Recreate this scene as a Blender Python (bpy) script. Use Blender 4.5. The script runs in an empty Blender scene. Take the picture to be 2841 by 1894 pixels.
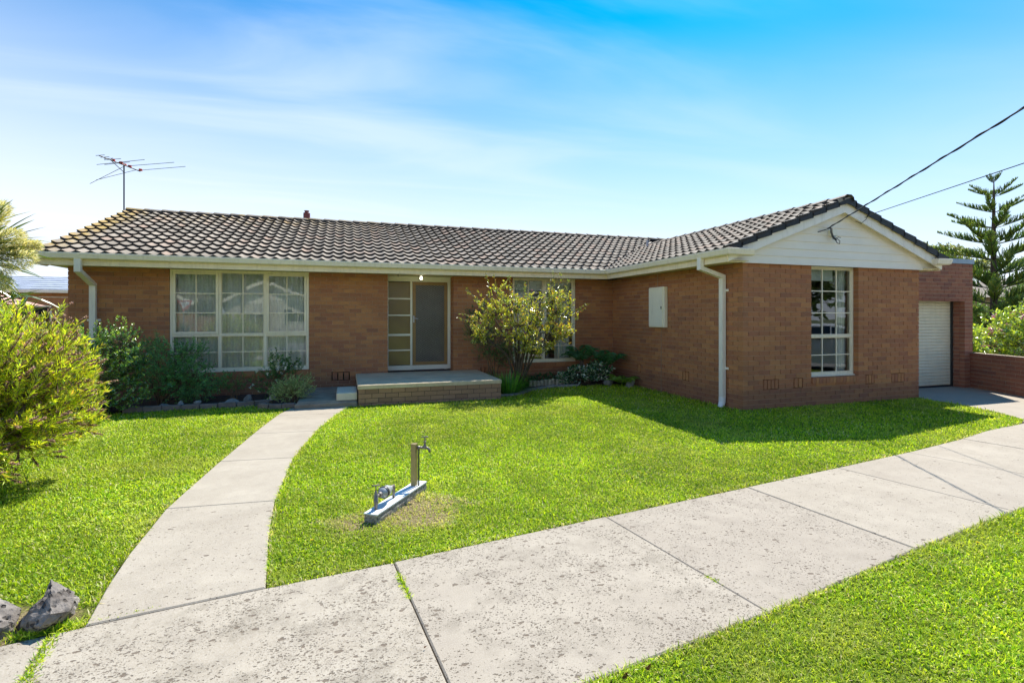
import bpy, bmesh, math, random
import numpy as np
from mathutils import Vector, Matrix
R = math.radians
PI = math.pi
random.seed(7)
rng = np.random.default_rng(11)
S = bpy.context.scene
C = S.collection

# ------------------------------------------------------------------ camera
THETA = R(18.2)
CAMH = 1.63
cam_d = bpy.data.cameras.new('camera')
cam = bpy.data.objects.new('camera', cam_d)
C.objects.link(cam)
cam.location = (0, 0, CAMH)
cam.rotation_euler = (R(90), 0, -THETA)
cam_d.sensor_width = 36.0
cam_d.lens = 1400.0 / 2841.0 * 36.0
cam_d.shift_y = -68.0 / 2841.0
cam_d.clip_start = 0.05
cam_d.clip_end = 3000
S.camera = cam

# ------------------------------------------------------------------ light
SUN = Vector((0.51, 0.54, 1.0)).normalized()
elev = math.asin(SUN.z)
azim = math.atan2(SUN.x, SUN.y)          # clockwise from +Y
W = bpy.data.worlds.new('World')
S.world = W
W.use_nodes = True
nt = W.node_tree
nt.nodes.clear()
N = nt.nodes.new
L = nt.links.new
wo = N('ShaderNodeOutputWorld')
bg = N('ShaderNodeBackground')
bg.inputs['Strength'].default_value = 0.098
sky = N('ShaderNodeTexSky')
sky.sky_type = 'NISHITA'
sky.sun_disc = False
sky.sun_elevation = elev
sky.sun_rotation = azim
sky.air_density = 1.0
sky.dust_density = 0.6
sky.ozone_density = 2.2
tc = N('ShaderNodeTexCoord')
sep = N('ShaderNodeSeparateXYZ')
L(tc.outputs['Generated'], sep.inputs[0])
# thin cirrus: project the direction onto a flat layer, stretch it and break it up
mz = N('ShaderNodeMath'); mz.operation = 'MAXIMUM'; mz.inputs[1].default_value = 0.03
L(sep.outputs['Z'], mz.inputs[0])
dv = N('ShaderNodeVectorMath'); dv.operation = 'DIVIDE'
cz = N('ShaderNodeCombineXYZ')
for i in range(3):
    L(mz.outputs[0], cz.inputs[i])
L(tc.outputs['Generated'], dv.inputs[0]); L(cz.outputs[0], dv.inputs[1])
mp = N('ShaderNodeMapping')
mp.inputs['Rotation'].default_value = (0, 0, R(40))
mp.inputs['Scale'].default_value = (0.40, 1.05, 0.0)
mp.inputs['Location'].default_value = (0.15, 0.9, 0)
L(dv.outputs[0], mp.inputs['Vector'])
n1 = N('ShaderNodeTexNoise'); n1.inputs['Scale'].default_value = 1.0
n1.inputs['Detail'].default_value = 7; n1.inputs['Roughness'].default_value = 0.48
n1.inputs['Distortion'].default_value = 0.6
L(mp.outputs[0], n1.inputs['Vector'])
cr = N('ShaderNodeMapRange'); cr.interpolation_type = 'SMOOTHSTEP'
cr.inputs['From Min'].default_value = 0.42; cr.inputs['From Max'].default_value = 0.72
cr.inputs['To Max'].default_value = 0.95
L(n1.outputs['Fac'], cr.inputs['Value'])
# pale air towards the horizon, reaching higher on the left where the cirrus lies
dt = N('ShaderNodeVectorMath'); dt.operation = 'DOT_PRODUCT'
dt.inputs[1].default_value = (math.cos(THETA), -math.sin(THETA), 0)
L(tc.outputs['Generated'], dt.inputs[0])
mb = N('ShaderNodeMath'); mb.operation = 'MULTIPLY_ADD'; mb.inputs[1].default_value = 0.06
L(dt.outputs['Value'], mb.inputs[0]); L(sep.outputs['Z'], mb.inputs[2])
hz = N('ShaderNodeMapRange')
hz.inputs['From Min'].default_value = 0.11; hz.inputs['From Max'].default_value = 0.51
hz.inputs['To Min'].default_value = 0.95; hz.inputs['To Max'].default_value = 0.0
L(mb.outputs[0], hz.inputs['Value'])
hp = N('ShaderNodeMath'); hp.operation = 'POWER'; hp.inputs[1].default_value = 1.15
L(hz.outputs[0], hp.inputs[0])
tint_ = N('ShaderNodeMix'); tint_.data_type = 'RGBA'; tint_.blend_type = 'MULTIPLY'; tint_.inputs['Factor'].default_value = 1
L(sky.outputs[0], tint_.inputs[6]); tint_.inputs[7].default_value = (0.0, 0.365, 0.57, 1)
m1 = N('ShaderNodeMix'); m1.data_type = 'RGBA'
L(hp.outputs[0], m1.inputs['Factor']); L(tint_.outputs[2], m1.inputs[6])
m1.inputs[7].default_value = (3.25, 3.45, 3.8, 1)
cl = N('ShaderNodeMath'); cl.operation = 'MULTIPLY'
lf = N('ShaderNodeMapRange'); lf.inputs['From Min'].default_value = -0.7; lf.inputs['From Max'].default_value = 0.6
lf.inputs['To Min'].default_value = 0.72; lf.inputs['To Max'].default_value = 0.12
L(dt.outputs['Value'], lf.inputs['Value'])
L(cr.outputs[0], cl.inputs[0]); L(lf.outputs[0], cl.inputs[1])
m2 = N('ShaderNodeMix'); m2.data_type = 'RGBA'
L(cl.outputs[0], m2.inputs['Factor']); L(m1.outputs[2], m2.inputs[6])
m2.inputs[7].default_value = (2.9, 3.25, 3.85, 1)
L(m2.outputs[2], bg.inputs['Color'])
L(bg.outputs[0], wo.inputs[0])

sl = bpy.data.lights.new('sun', 'SUN')
sl.energy = 2.6
sl.angle = R(0.53)
sl.color = (1.0, 0.94, 0.84)
so = bpy.data.objects.new('sun', sl)
C.objects.link(so)
so.rotation_euler = SUN.to_track_quat('Z', 'Y').to_euler()
so.location = (10, 10, 20)

S.view_settings.view_transform = 'Standard'
S.view_settings.look = 'None'
S.view_settings.gamma = 1
S.view_settings.use_curve_mapping = False
S.view_settings.exposure = 1.74
S.cycles.max_bounces = 8
S.cycles.diffuse_bounces = 4
S.cycles.transparent_max_bounces = 12

# ------------------------------------------------------------------ materials
def hexc(h):
    c = [int(h[i:i+2], 16) / 255 for i in (0, 2, 4)]
    return tuple(x / 12.92 if x <= .04045 else ((x + .055) / 1.055) ** 2.4 for x in c) + (1,)

class NT:
    """small helper around a node tree"""
    def __init__(s, name):
        s.m = bpy.data.materials.new(name); s.m.use_nodes = True
        s.t = s.m.node_tree; s.t.nodes.clear()
        s.out = s.n('ShaderNodeOutputMaterial')
    def n(s, ty, **kw):
        x = s.t.nodes.new(ty)
        for k, v in kw.items():
            setattr(x, k, v)
        return x
    def l(s, a, b):
        s.t.links.new(a, b)
    def coord(s, kind='Object', scale=(1, 1, 1)):
        if kind == 'World':
            g = s.n('ShaderNodeNewGeometry'); o = g.outputs['Position']
        else:
            o = s.n('ShaderNodeTexCoord').outputs[kind]
        if tuple(scale) == (1, 1, 1):
            return o
        m = s.n('ShaderNodeMapping'); m.inputs['Scale'].default_value = scale
        s.l(o, m.inputs['Vector']); return m.outputs[0]
    def noise(s, v, scale, detail=4, rough=.5, out='Fac'):
        x = s.n('ShaderNodeTexNoise')
        x.inputs['Scale'].default_value = scale; x.inputs['Detail'].default_value = detail
        x.inputs['Roughness'].default_value = rough
        s.l(v, x.inputs['Vector']); return x.outputs[out]
    def rng(s, v, a, b, c=0.0, d=1.0, smooth=False):
        x = s.n('ShaderNodeMapRange')
        if smooth: x.interpolation_type = 'SMOOTHSTEP'
        for k, q in zip(('From Min', 'From Max', 'To Min', 'To Max'), (a, b, c, d)):
            x.inputs[k].default_value = q
        s.l(v, x.inputs['Value']); return x.outputs[0]
    def math(s, op, a, b=None):
        x = s.n('ShaderNodeMath', operation=op)
        for i, q in enumerate((a, b)):
            if q is None: continue
            if isinstance(q, (int, float)): x.inputs[i].default_value = q
            else: s.l(q, x.inputs[i])
        return x.outputs[0]
    def mix(s, f, a, b, mode='MIX'):
        x = s.n('ShaderNodeMix', data_type='RGBA', blend_type=mode)
        for i, q in ((0, f), (6, a), (7, b)):
            if isinstance(q, (int, float)): x.inputs[i].default_value = q
            elif isinstance(q, tuple): x.inputs[i].default_value = q
            else: s.l(q, x.inputs[i])
        return x.outputs[2]
    def ramp(s, f, stops):
        x = s.n('ShaderNodeValToRGB')
        e = x.color_ramp.elements
        while len(e) < len(stops): e.new(0.5)
        for i, (p, c) in enumerate(stops):
            e[i].position = p; e[i].color = c
        s.l(f, x.inputs[0]); return x.outputs[0]
    def bump(s, h, dist=.01, strength=1.0):
        x = s.n('ShaderNodeBump'); x.inputs['Distance'].default_value = dist
        x.inputs['Strength'].default_value = strength
        s.l(h, x.inputs['Height']); return x.outputs[0]
    def pbr(s, col, rough=.7, bump=None, metal=0.0, spec=.5):
        p = s.n('ShaderNodeBsdfPrincipled')
        if isinstance(col, tuple): p.inputs['Base Color'].default_value = col
        else: s.l(col, p.inputs['Base Color'])
        if isinstance(rough, (int, float)): p.inputs['Roughness'].default_value = rough
        else: s.l(rough, p.inputs['Roughness'])
        p.inputs['Metallic'].default_value = metal
        p.inputs['Specular IOR Level'].default_value = spec
        if bump is not None: s.l(bump, p.inputs['Normal'])
        s.l(p.outputs[0], s.out.inputs[0]); return p

MAT = {}
GRIMY = {'gutter_cream', 'fascia_cream', 'barge', 'downpipe', 'white_paint', 'roller_cream', 'capping', 'porch_concrete', 'block_concrete', 'window_frame'}
def plain(name, col, rough=.6, var=.12, scale=6, bump=.0015, bscale=60, metal=0.0, spec=.5, coord='World'):
    """paint, metal, stone: colour with soft mottling and fine relief"""
    t = NT(name)
    v = t.coord(coord)
    n = t.noise(v, scale, 5, .6)
    f = t.rng(n, .3, .7)
    a = tuple(c * (1 - var) for c in col[:3]) + (1,)
    b = tuple(min(1, c * (1 + var)) for c in col[:3]) + (1,)
    c = t.mix(f, a, b)
    if name in GRIMY:
        g = t.rng(t.noise(t.coord('World', (5, 5, .7)), 3.0, 5, .65), .50, .78, 0, .38)
        c = t.mix(g, c, tuple(q * .55 for q in (col[0], col[1] * .95, col[2] * .85)) + (1,))
    bn = t.bump(t.noise(v, bscale, 3, .6), bump) if bump else None
    t.pbr(c, rough, bn, metal, spec)
    MAT[name] = t.m
    return t.m

plain('gutter_cream', (.90, .79, .62, 1), .42, .05, 3, .0004)
plain('fascia_cream', (.88, .74, .52, 1), .5, .06, 3, .0006)
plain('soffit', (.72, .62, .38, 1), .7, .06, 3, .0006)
plain('weatherboard', (.90, .82, .70, 1), .45, .04, 2.5, .0007, 35)
plain('barge', (.90, .84, .76, 1), .45, .04, 2.0, .0007, 35)
plain('window_frame', (.88, .77, .58, 1), .4, .05, 4, .0004)
plain('door_frame', (.82, .76, .60, 1), .4, .05, 4, .0004)
plain('white_paint', (.90, .83, .68, 1), .4, .04, 4, .0004)
plain('plastic_white', (.8, .8, .78, 1), .35, .03, 9, .0002)
plain('downpipe', (.88, .81, .71, 1), .38, .05, 3, .0003)
plain('black_rubber', (.015, .015, .016, 1), .5, .1, 20, .0005)
plain('dark_metal', (.05, .05, .055, 1), .45, .2, 30, .0005, metal=.6)
plain('verge_dark', (.022, .022, .024, 1), .6, .3, 9, .003, 40)
plain('lead_pipe', (.30, .32, .38, 1), .5, .15, 12, .0006)
plain('flue_red', (.20, .04, .035, 1), .55, .25, 14, .001)
plain('capping', (.30, .38, .46, 1), .45, .1, 4, .0004, metal=.2)
plain('roller_cream', (.84, .76, .56, 1), .42, .04, 2, .0004)
plain('door_brown', (.30, .17, .055, 1), .45, .1, 8, .0006)
plain('mat_brown', (.05, .02, .018, 1), .95, .3, 40, .004, 200)
plain('interior', (.32, .28, .22, 1), .8, .1, 2, .0005)
plain('interior_dark', (.12, .09, .07, 1), .8, .1, 2, .0005)
plain('brass_grey', (.20, .18, .165, 1), .42, .25, 30, .001, 90, metal=.55)
plain('galv_grey', (.36, .38, .40, 1), .45, .15, 25, .0006, metal=.35)
plain('copper_green', (.05, .07, .055, 1), .5, .3, 25, .0006, metal=.3)
plain('post_gold', (.36, .28, .13, 1), .38, .2, 10, .0006, metal=.25)
plain('beam_top', (.62, .65, .68, 1), .6, .08, 12, .001, 60)
plain('bark', (.10, .075, .055, 1), .9, .35, 12, .02, 20)
plain('bark_pine', (.085, .055, .04, 1), .9, .35, 10, .02, 16)
plain('twig', (.16, .10, .055, 1), .85, .3, 20, .004, 50)
plain('log_edge', (.36, .33, .24, 1), .85, .3, 12, .006, 40)
plain('edge_stone', (.24, .235, .225, 1), .85, .3, 9, .006, 40)
plain('edge_brown', (.20, .155, .135, 1), .85, .3, 9, .006, 40)
plain('tile_edge_shade', (.045, .036, .030, 1), .95, .4, 30, .002, 80)  # near-black colour standing in for shade on tile noses and ridge-tile sides
plain('grille', (.26, .24, .21, 1), .35, .1, 9, 0, metal=.5)
plain('mulch', (.055, .032, .026, 1), .95, .5, 50, .02, 70)
plain('soil', (.07, .05, .035, 1), .95, .4, 30, .02, 60)
plain('joint_dirt', (.045, .032, .022, 1), .95, .4, 60, .01, 90)
plain('asphalt', (.22, .215, .205, 1), .9, .2, 12, .004, 120)
plain('ground', (.10, .12, .05, 1), .95, .3, 3, .02, 20)
plain('kerb', (.38, .37, .34, 1), .85, .15, 8, .003, 60)
plain('porch_concrete', (.58, .47, .32, 1), .85, .18, 2.2, .002, 90)
plain('step_concrete', (.27, .225, .17, 1), .9, .3, 5, .004, 60)
plain('block_concrete', (.60, .55, .44, 1), .85, .1, 6, .002, 70)
plain('far_wall', (.42, .20, .10, 1), .85, .15, 6, .003, 30)
plain('far_wall_tan', (.40, .27, .17, 1), .85, .15, 6, .003, 30)
plain('far_wall_pale', (.55, .50, .42, 1), .85, .1, 3, .003, 30)
plain('far_roof_red', (.42, .10, .06, 1), .8, .2, 4, .004, 30)
plain('roof_pink', (.50, .30, .24, 1), .8, .2, 4, .004, 30)
plain('far_roof_brown', (.10, .075, .055, 1), .8, .2, 4, .004, 30)
plain('glass_dark', (.02, .025, .03, 1), .06, .2, 3, 0, spec=.8)
plain('car_white', (.80, .80, .80, 1), .18, .01, 2, 0)
plain('car_black', (.02, .02, .02, 1), .4, .1, 8, 0)
plain('alloy', (.45, .45, .47, 1), .3, .1, 8, 0, metal=.8)
plain('amber', (.75, .28, .03, 1), .3, .05, 8, 0)
plain('sign_white', (.80, .80, .80, 1), .4, .02, 8, 0)
plain('sign_red', (.55, .02, .02, 1), .4, .02, 8, 0)
plain('tv_red', (.55, .05, .03, 1), .5, .05, 8, 0)
plain('pole_wood', (.16, .13, .10, 1), .9, .25, 8, .01, 30)
plain('lamp_white', (.82, .82, .80, 1), .3, .02, 8, 0)
plain('galah', (.62, .60, .58, 1), .5, .1, 8, 0)

def lamp_mat():
    t = NT('bulb_lit')
    e = t.n('ShaderNodeEmission'); e.inputs['Color'].default_value = (1, .86, .66, 1); e.inputs['Strength'].default_value = 3.0
    t.l(e.outputs[0], t.out.inputs[0]); MAT['bulb_lit'] = t.m
lamp_mat()

def brick_mat(name, stops, dark, low=True, speck=.35):
    """fired clay: one tone per brick, sandy speckle, a sooty lower band of a different batch"""
    t = NT(name)
    oi = t.n('ShaderNodeObjectInfo')
    at = t.n('ShaderNodeAttribute', attribute_name='tone')
    r = t.math('FRACT', t.math('ADD', oi.outputs['Random'], at.outputs['Fac']))
    base = t.ramp(r, stops)
    v = t.coord('World')
    patch = t.noise(v, .9, 3, .6)
    base = t.mix(t.rng(patch, .38, .66, 0, .28), base, tuple(c * .62 for c in stops[1][1][:3]) + (1,))
    sp = t.noise(v, 130, 3, .75)
    base = t.mix(t.rng(sp, .42, .66, 0, speck), base, dark)
    sp2 = t.noise(v, 60, 2, .6)
    base = t.mix(t.rng(sp2, .60, .70, 0, .35), base, (.42, .26, .16, 1))
    if low:
        s = t.n('ShaderNodeSeparateXYZ'); t.l(v, s.inputs[0])
        f = t.rng(s.outputs['Z'], .30, .38, .45, 0)
        base = t.mix(f, base, (.16, .085, .065, 1))
    h = t.math('ADD', t.noise(v, 110, 4, .7), t.math('MULTIPLY', t.noise(v, 18, 3, .6), .8))
    t.pbr(base, .88, t.bump(h, .0035), spec=.25)
    MAT[name] = t.m
brick_mat('brick_brown', [(0, (.40, .162, .088, 1)), (.3, (.46, .192, .090, 1)), (.62, (.51, .220, .094, 1)), (.85, (.57, .262, .108, 1)), (1, (.33, .142, .084, 1))], (.16, .07, .04, 1))
brick_mat('brick_red', [(0, (.32, .125, .080, 1)), (.35, (.38, .150, .092, 1)), (.7, (.43, .178, .10, 1)), (1, (.27, .112, .080, 1))], (.09, .04, .035, 1), low=False)
brick_mat('brick_porch', [(0, (.33, .19, .12, 1)), (.35, (.40, .235, .15, 1)), (.7, (.45, .265, .165, 1)), (1, (.28, .165, .11, 1))], (.12, .065, .05, 1), low=False)
plain('mortar_pink', (.42, .27, .18, 1), .95, .2, 12, .004, 120)
plain('mortar_dark', (.10, .075, .06, 1), .95, .25, 12, .004, 120)
plain('mortar_pale', (.44, .33, .25, 1), .95, .2, 12, .004, 120)

def tile_mat():
    t = NT('roof_tile')
    oi = t.n('ShaderNodeObjectInfo')
    at = t.n('ShaderNodeAttribute', attribute_name='tone')
    r = t.math('FRACT', t.math('ADD', oi.outputs['Random'], at.outputs['Fac']))
    base = t.ramp(r, [(0, (.20, .170, .135, 1)), (.4, (.28, .240, .195, 1)), (.75, (.34, .29, .235, 1)), (1, (.34, .24, .18, 1))])
    v = t.coord('World')
    n = t.noise(v, 7, 6, .7)
    base = t.mix(t.rng(n, .45, .75, 0, .6), base, (.12, .10, .08, 1))
    base = t.mix(t.rng(t.noise(v, 60, 3, .7), .55, .75, 0, .4), base, (.48, .45, .41, 1))
    # yellow lichen: grows on the upper left gable end
    s = t.n('ShaderNodeSeparateXYZ'); t.l(v, s.inputs[0])
    fx = t.rng(s.outputs['X'], -5.02, -4.55, 1, 0)
    fy = t.rng(s.outputs['Y'], 10.9, 13.6, .5, 1)
    ln = t.rng(t.noise(v, 5, 5, .7), .30, .62)
    f = t.math('MULTIPLY', t.math('MULTIPLY', fx, fy), ln)
    ridge = t.math('MULTIPLY', t.rng(s.outputs['Z'], 3.75, 4.3, 0, .75), t.rng(t.noise(v, 5, 4, .7), .50, .62))
    ridge = t.math('MULTIPLY', ridge, t.rng(s.outputs['X'], -1.5, 2.5, 1, .0))
    f = t.math('MAXIMUM', t.rng(f, .15, .55, 0, .65), ridge)
    base = t.mix(f, base, (.42, .27, .035, 1))
    h = t.noise(v, 90, 4, .7)
    t.pbr(base, .85, t.bump(h, .002), spec=.3)
    MAT['roof_tile'] = t.m
tile_mat()

def concrete_mat():
    """old pavement: pinkish cement skin, worn patches with exposed stones and pits"""
    t = NT('paving')
    v = t.coord('World')
    at = t.n('ShaderNodeAttribute', attribute_name='wear'); at.attribute_type = 'OBJECT'
    to = t.n('ShaderNodeAttribute', attribute_name='tint'); to.attribute_type = 'OBJECT'
    n = t.noise(v, 1.6, 6, .62)
    base = t.mix(t.rng(n, .32, .68), (.305, .262, .205, 1), (.385, .338, .270, 1))
    base = t.mix(t.rng(t.noise(v, 9, 5, .65), .45, .75, 0, .5), base, (.27, .232, .19, 1))
    stain = t.math('MULTIPLY', t.rng(t.noise(v, 3.3, 6, .7), .48, .68), t.math('ADD', .15, t.math('MULTIPLY', at.outputs['Fac'], .5)))
    base = t.mix(stain, base, (.19, .160, .120, 1))
    base = t.mix(t.rng(t.noise(v, 150, 3, .7), .40, .70, 0, .30), base, (.60, .57, .52, 1))
    base = t.mix(to.outputs['Fac'], base, (.27, .23, .195, 1))
    # stones that show through: elongated cells, kept only where a random number says so
    hts = None
    for sc, keep, rad, colr in ((42, .40, .40, (.095, .072, .052, 1)), (19, .78, .40, (.11, .082, .06, 1)), (85, .30, .38, (.13, .105, .08, 1))):
        mp = t.n('ShaderNodeMapping'); mp.inputs['Scale'].default_value = (1.0, 1.7, 1); mp.inputs['Rotation'].default_value = (0, 0, .35)
        wob = t.n('ShaderNodeVectorMath', operation='SCALE'); wob.inputs[3].default_value = .035
        t.l(t.noise(v, 30, 3, .6, 'Color'), wob.inputs[0])
        ad = t.n('ShaderNodeVectorMath', operation='ADD'); t.l(v, ad.inputs[0]); t.l(wob.outputs[0], ad.inputs[1])
        t.l(ad.outputs[0], mp.inputs['Vector'])
        vo = t.n('ShaderNodeTexVoronoi'); vo.inputs['Scale'].default_value = sc
        t.l(mp.outputs[0], vo.inputs['Vector'])
        sr = t.n('ShaderNodeSeparateColor'); t.l(vo.outputs['Color'], sr.inputs[0])
        dens = t.math('MULTIPLY', t.rng(t.noise(v, 2.6, 4, .65), .36, .60), at.outputs['Fac'])
        thr = t.math('SUBTRACT', 1.0, t.math('MULTIPLY', dens, 1 - keep))
        on = t.math('GREATER_THAN', sr.outputs[0], thr)
        rr = t.math('MULTIPLY', t.rng(sr.outputs[1], 0, 1, .35, 1), rad)
        dd = t.rng(t.math('SUBTRACT', rr, vo.outputs['Distance']), -.03, .05)
        f = t.math('MULTIPLY', on, dd)
        base = t.mix(t.math('MULTIPLY', f, .80), base, colr)
        hts = f if hts is None else t.math('MAXIMUM', hts, f)
    h = t.math('SUBTRACT', t.math('MULTIPLY', t.noise(v, 140, 4, .7), .5), t.math('MULTIPLY', hts, .9))
    t.pbr(base, .88, t.bump(h, .003), spec=.25)
    MAT['paving'] = t.m
concrete_mat()

def beam_mat():
    t = NT('beam_side')
    v = t.coord('World')
    n = t.noise(v, 45, 5, .7)
    base = t.mix(t.rng(n, .35, .65), (.16, .14, .12, 1), (.46, .44, .40, 1))
    t.pbr(base, .95, t.bump(n, .02), spec=.2)
    MAT['beam_side'] = t.m
beam_mat()

def rock_mat():
    t = NT('basalt')
    v = t.coord('World')
    n = t.noise(v, 6, 6, .7)
    base = t.mix(t.rng(n, .32, .68), (.10, .085, .075, 1), (.34, .305, .275, 1))
    pit = t.n('ShaderNodeTexVoronoi'); pit.inputs['Scale'].default_value = 30
    t.l(v, pit.inputs['Vector'])
    sr = t.n('ShaderNodeSeparateColor'); t.l(pit.outputs['Color'], sr.inputs[0])
    f = t.math('MULTIPLY', t.rng(pit.outputs['Distance'], .25, .42, 1, 0), t.math('GREATER_THAN', sr.outputs[0], .55))
    base = t.mix(t.math('MULTIPLY', f, .7), base, (.03, .022, .018, 1))
    h = t.math('SUBTRACT', t.noise(v, 22, 6, .75), f)
    t.pbr(base, .92, t.bump(h, .014), spec=.25)
    MAT['basalt'] = t.m
rock_mat()

def leaf_mat(name, gloss=.10, trans=.35, rough=.35, tint=(1.3, 1.35, .55, 1)):
    t = NT(name)
    at = t.n('ShaderNodeAttribute', attribute_name='col')
    d = t.n('ShaderNodeBsdfDiffuse'); t.l(at.outputs['Color'], d.inputs['Color'])
    tr = t.n('ShaderNodeBsdfTranslucent')
    tcol = t.mix(1.0, at.outputs['Color'], tint, 'MULTIPLY')
    t.l(tcol, tr.inputs['Color'])
    m = t.n('ShaderNodeMixShader'); m.inputs[0].default_value = trans
    t.l(d.outputs[0], m.inputs[1]); t.l(tr.outputs[0], m.inputs[2])
    g = t.n('ShaderNodeBsdfGlossy'); g.inputs['Roughness'].default_value = rough
    g.inputs['Color'].default_value = (.9, .95, .9, 1)
    m2 = t.n('ShaderNodeMixShader'); m2.inputs[0].default_value = gloss
    t.l(m.outputs[0], m2.inputs[1]); t.l(g.outputs[0], m2.inputs[2])
    t.l(m2.outputs[0], t.out.inputs[0]); MAT[name] = t.m
leaf_mat('leaf', .05, .50, .42)
leaf_mat('leaf_gloss', .14, .46, .24)
leaf_mat('grass_blade', .02, .42, .5)
leaf_mat('petal', .02, .45, .5, (1.1, 1.08, 1.0, 1))

def lawn_mat():
    t = NT('lawn_soil')
    v = t.coord('World')
    c = t.mix(t.rng(t.noise(v, 3, 5, .7), .35, .65), (.15, .23, .012, 1), (.23, .29, .02, 1))
    c = t.mix(t.rng(t.noise(v, 60, 4, .7), .40, .62), c, (.035, .045, .012, 1))
    # trodden bare earth round the tap beam and beside the rocks
    for cx, cy, rad in ((.52, 4.30, .50), (.05, 4.16, .26), (-1.62, 3.34, .30)):
        dv_ = t.n('ShaderNodeVectorMath', operation='DISTANCE'); dv_.inputs[1].default_value = (cx, cy, 0); t.l(v, dv_.inputs[0])
        f = t.rng(t.math('ADD', dv_.outputs['Value'], t.math('MULTIPLY', t.noise(v, 9, 4, .7), .35)), rad + .02, rad + .17, 1, 0)
        c = t.mix(f, c, t.mix(t.rng(t.noise(v, 70, 3, .7), .4, .6), (.14, .10, .05, 1), (.36, .30, .16, 1)))
    t.pbr(c, .95, t.bump(t.noise(v, 80, 4, .7), .02), spec=.1)
    MAT['lawn_soil'] = t.m
lawn_mat()

def glass_mat(name, col, rough=0.0, base=.0, wavy=0.0):
    """sheet glass: clear straight through, mirror by Fresnel"""
    t = NT(name)
    tr = t.n('ShaderNodeBsdfTransparent'); tr.inputs['Color'].default_value = col
    g = t.n('ShaderNodeBsdfGlossy'); g.inputs['Roughness'].default_value = rough
    g.inputs['Color'].default_value = (.95, .98, 1, 1)
    fr = t.n('ShaderNodeFresnel'); fr.inputs['IOR'].default_value = 1.55
    f = t.rng(fr.outputs[0], 0, 1, base, 1)
    m = t.n('ShaderNodeMixShader'); t.l(f, m.inputs[0])
    if wavy:
        b = t.bump(t.noise(t.coord('World', (1, 1, .35)), 2.2, 2, .4), wavy)
        t.l(b, g.inputs['Normal'])
    t.l(tr.outputs[0], m.inputs[1]); t.l(g.outputs[0], m.inputs[2])
    t.l(m.outputs[0], t.out.inputs[0]); MAT[name] = t.m
glass_mat('glass', (.86, .90, .88, 1), 0.0, .07, .0018)
glass_mat('car_glass', (.2, .22, .22, 1), 0.0, .10)

def amber_glass():
    """rolled obscure glass, amber, in the sidelight"""
    t = NT('obscure_glass')
    v = t.coord('World')
    n = t.noise(v, 45, 4, .6)
    c = t.mix(t.rng(t.noise(v, 1.2, 2, .5), .3, .7), (.16, .10, .03, 1), (.26, .185, .045, 1))
    t.pbr(c, .22, t.bump(n, .004), spec=.6); MAT['obscure_glass'] = t.m
amber_glass()

def sheer_mat():
    t = NT('sheer')
    d = t.n('ShaderNodeBsdfDiffuse'); d.inputs['Color'].default_value = (.90, .90, .86, 1)
    tr = t.n('ShaderNodeBsdfTranslucent'); tr.inputs['Color'].default_value = (.8, .82, .8, 1)
    x = t.n('ShaderNodeBsdfTransparent')
    m = t.n('ShaderNodeMixShader'); m.inputs[0].default_value = .1
    t.l(d.outputs[0], m.inputs[1]); t.l(tr.outputs[0], m.inputs[2])
    m2 = t.n('ShaderNodeMixShader')
    v = t.coord('World', (1, 1, 1))
    f = t.rng(t.noise(v, 26, 3, .7), .35, .65, .0, .16)
    t.l(f, m2.inputs[0]); t.l(m.outputs[0], m2.inputs[1]); t.l(x.outputs[0], m2.inputs[2])
    t.l(m2.outputs[0], t.out.inputs[0]); MAT['sheer'] = t.m
sheer_mat()
plain('curtain', (.88, .88, .84, 1), .8, .05, 5, .001)
plain('blind', (.74, .76, .72, 1), .8, .04, 5, .0005)

def mesh_door_mat():
    t = NT('security_mesh')
    v = t.coord('World')
    c = t.mix(t.rng(t.noise(v, 2, 2, .5), .3, .7), (.075, .066, .055, 1), (.12, .105, .088, 1))
    t.pbr(c, .5, t.bump(t.noise(v, 300, 2, .5), .001), spec=.4); MAT['security_mesh'] = t.m
mesh_door_mat()

def far_tile_mat(name, a, b):
    t = NT(name)
    v = t.coord('Object')
    w = t.n('ShaderNodeTexWave', wave_type='BANDS', bands_direction='Z'); w.inputs['Scale'].default_value = 2.4
    w.inputs['Distortion'].default_value = 1.2
    t.l(v, w.inputs['Vector'])
    c = t.mix(t.rng(w.outputs['Fac'], .3, .7), a, b)
    t.pbr(c, .7, t.bump(w.outputs['Fac'], .03)); MAT[name] = t.m
far_tile_mat('far_roof_grey', (.10, .12, .17, 1), (.42, .47, .56, 1))

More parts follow.
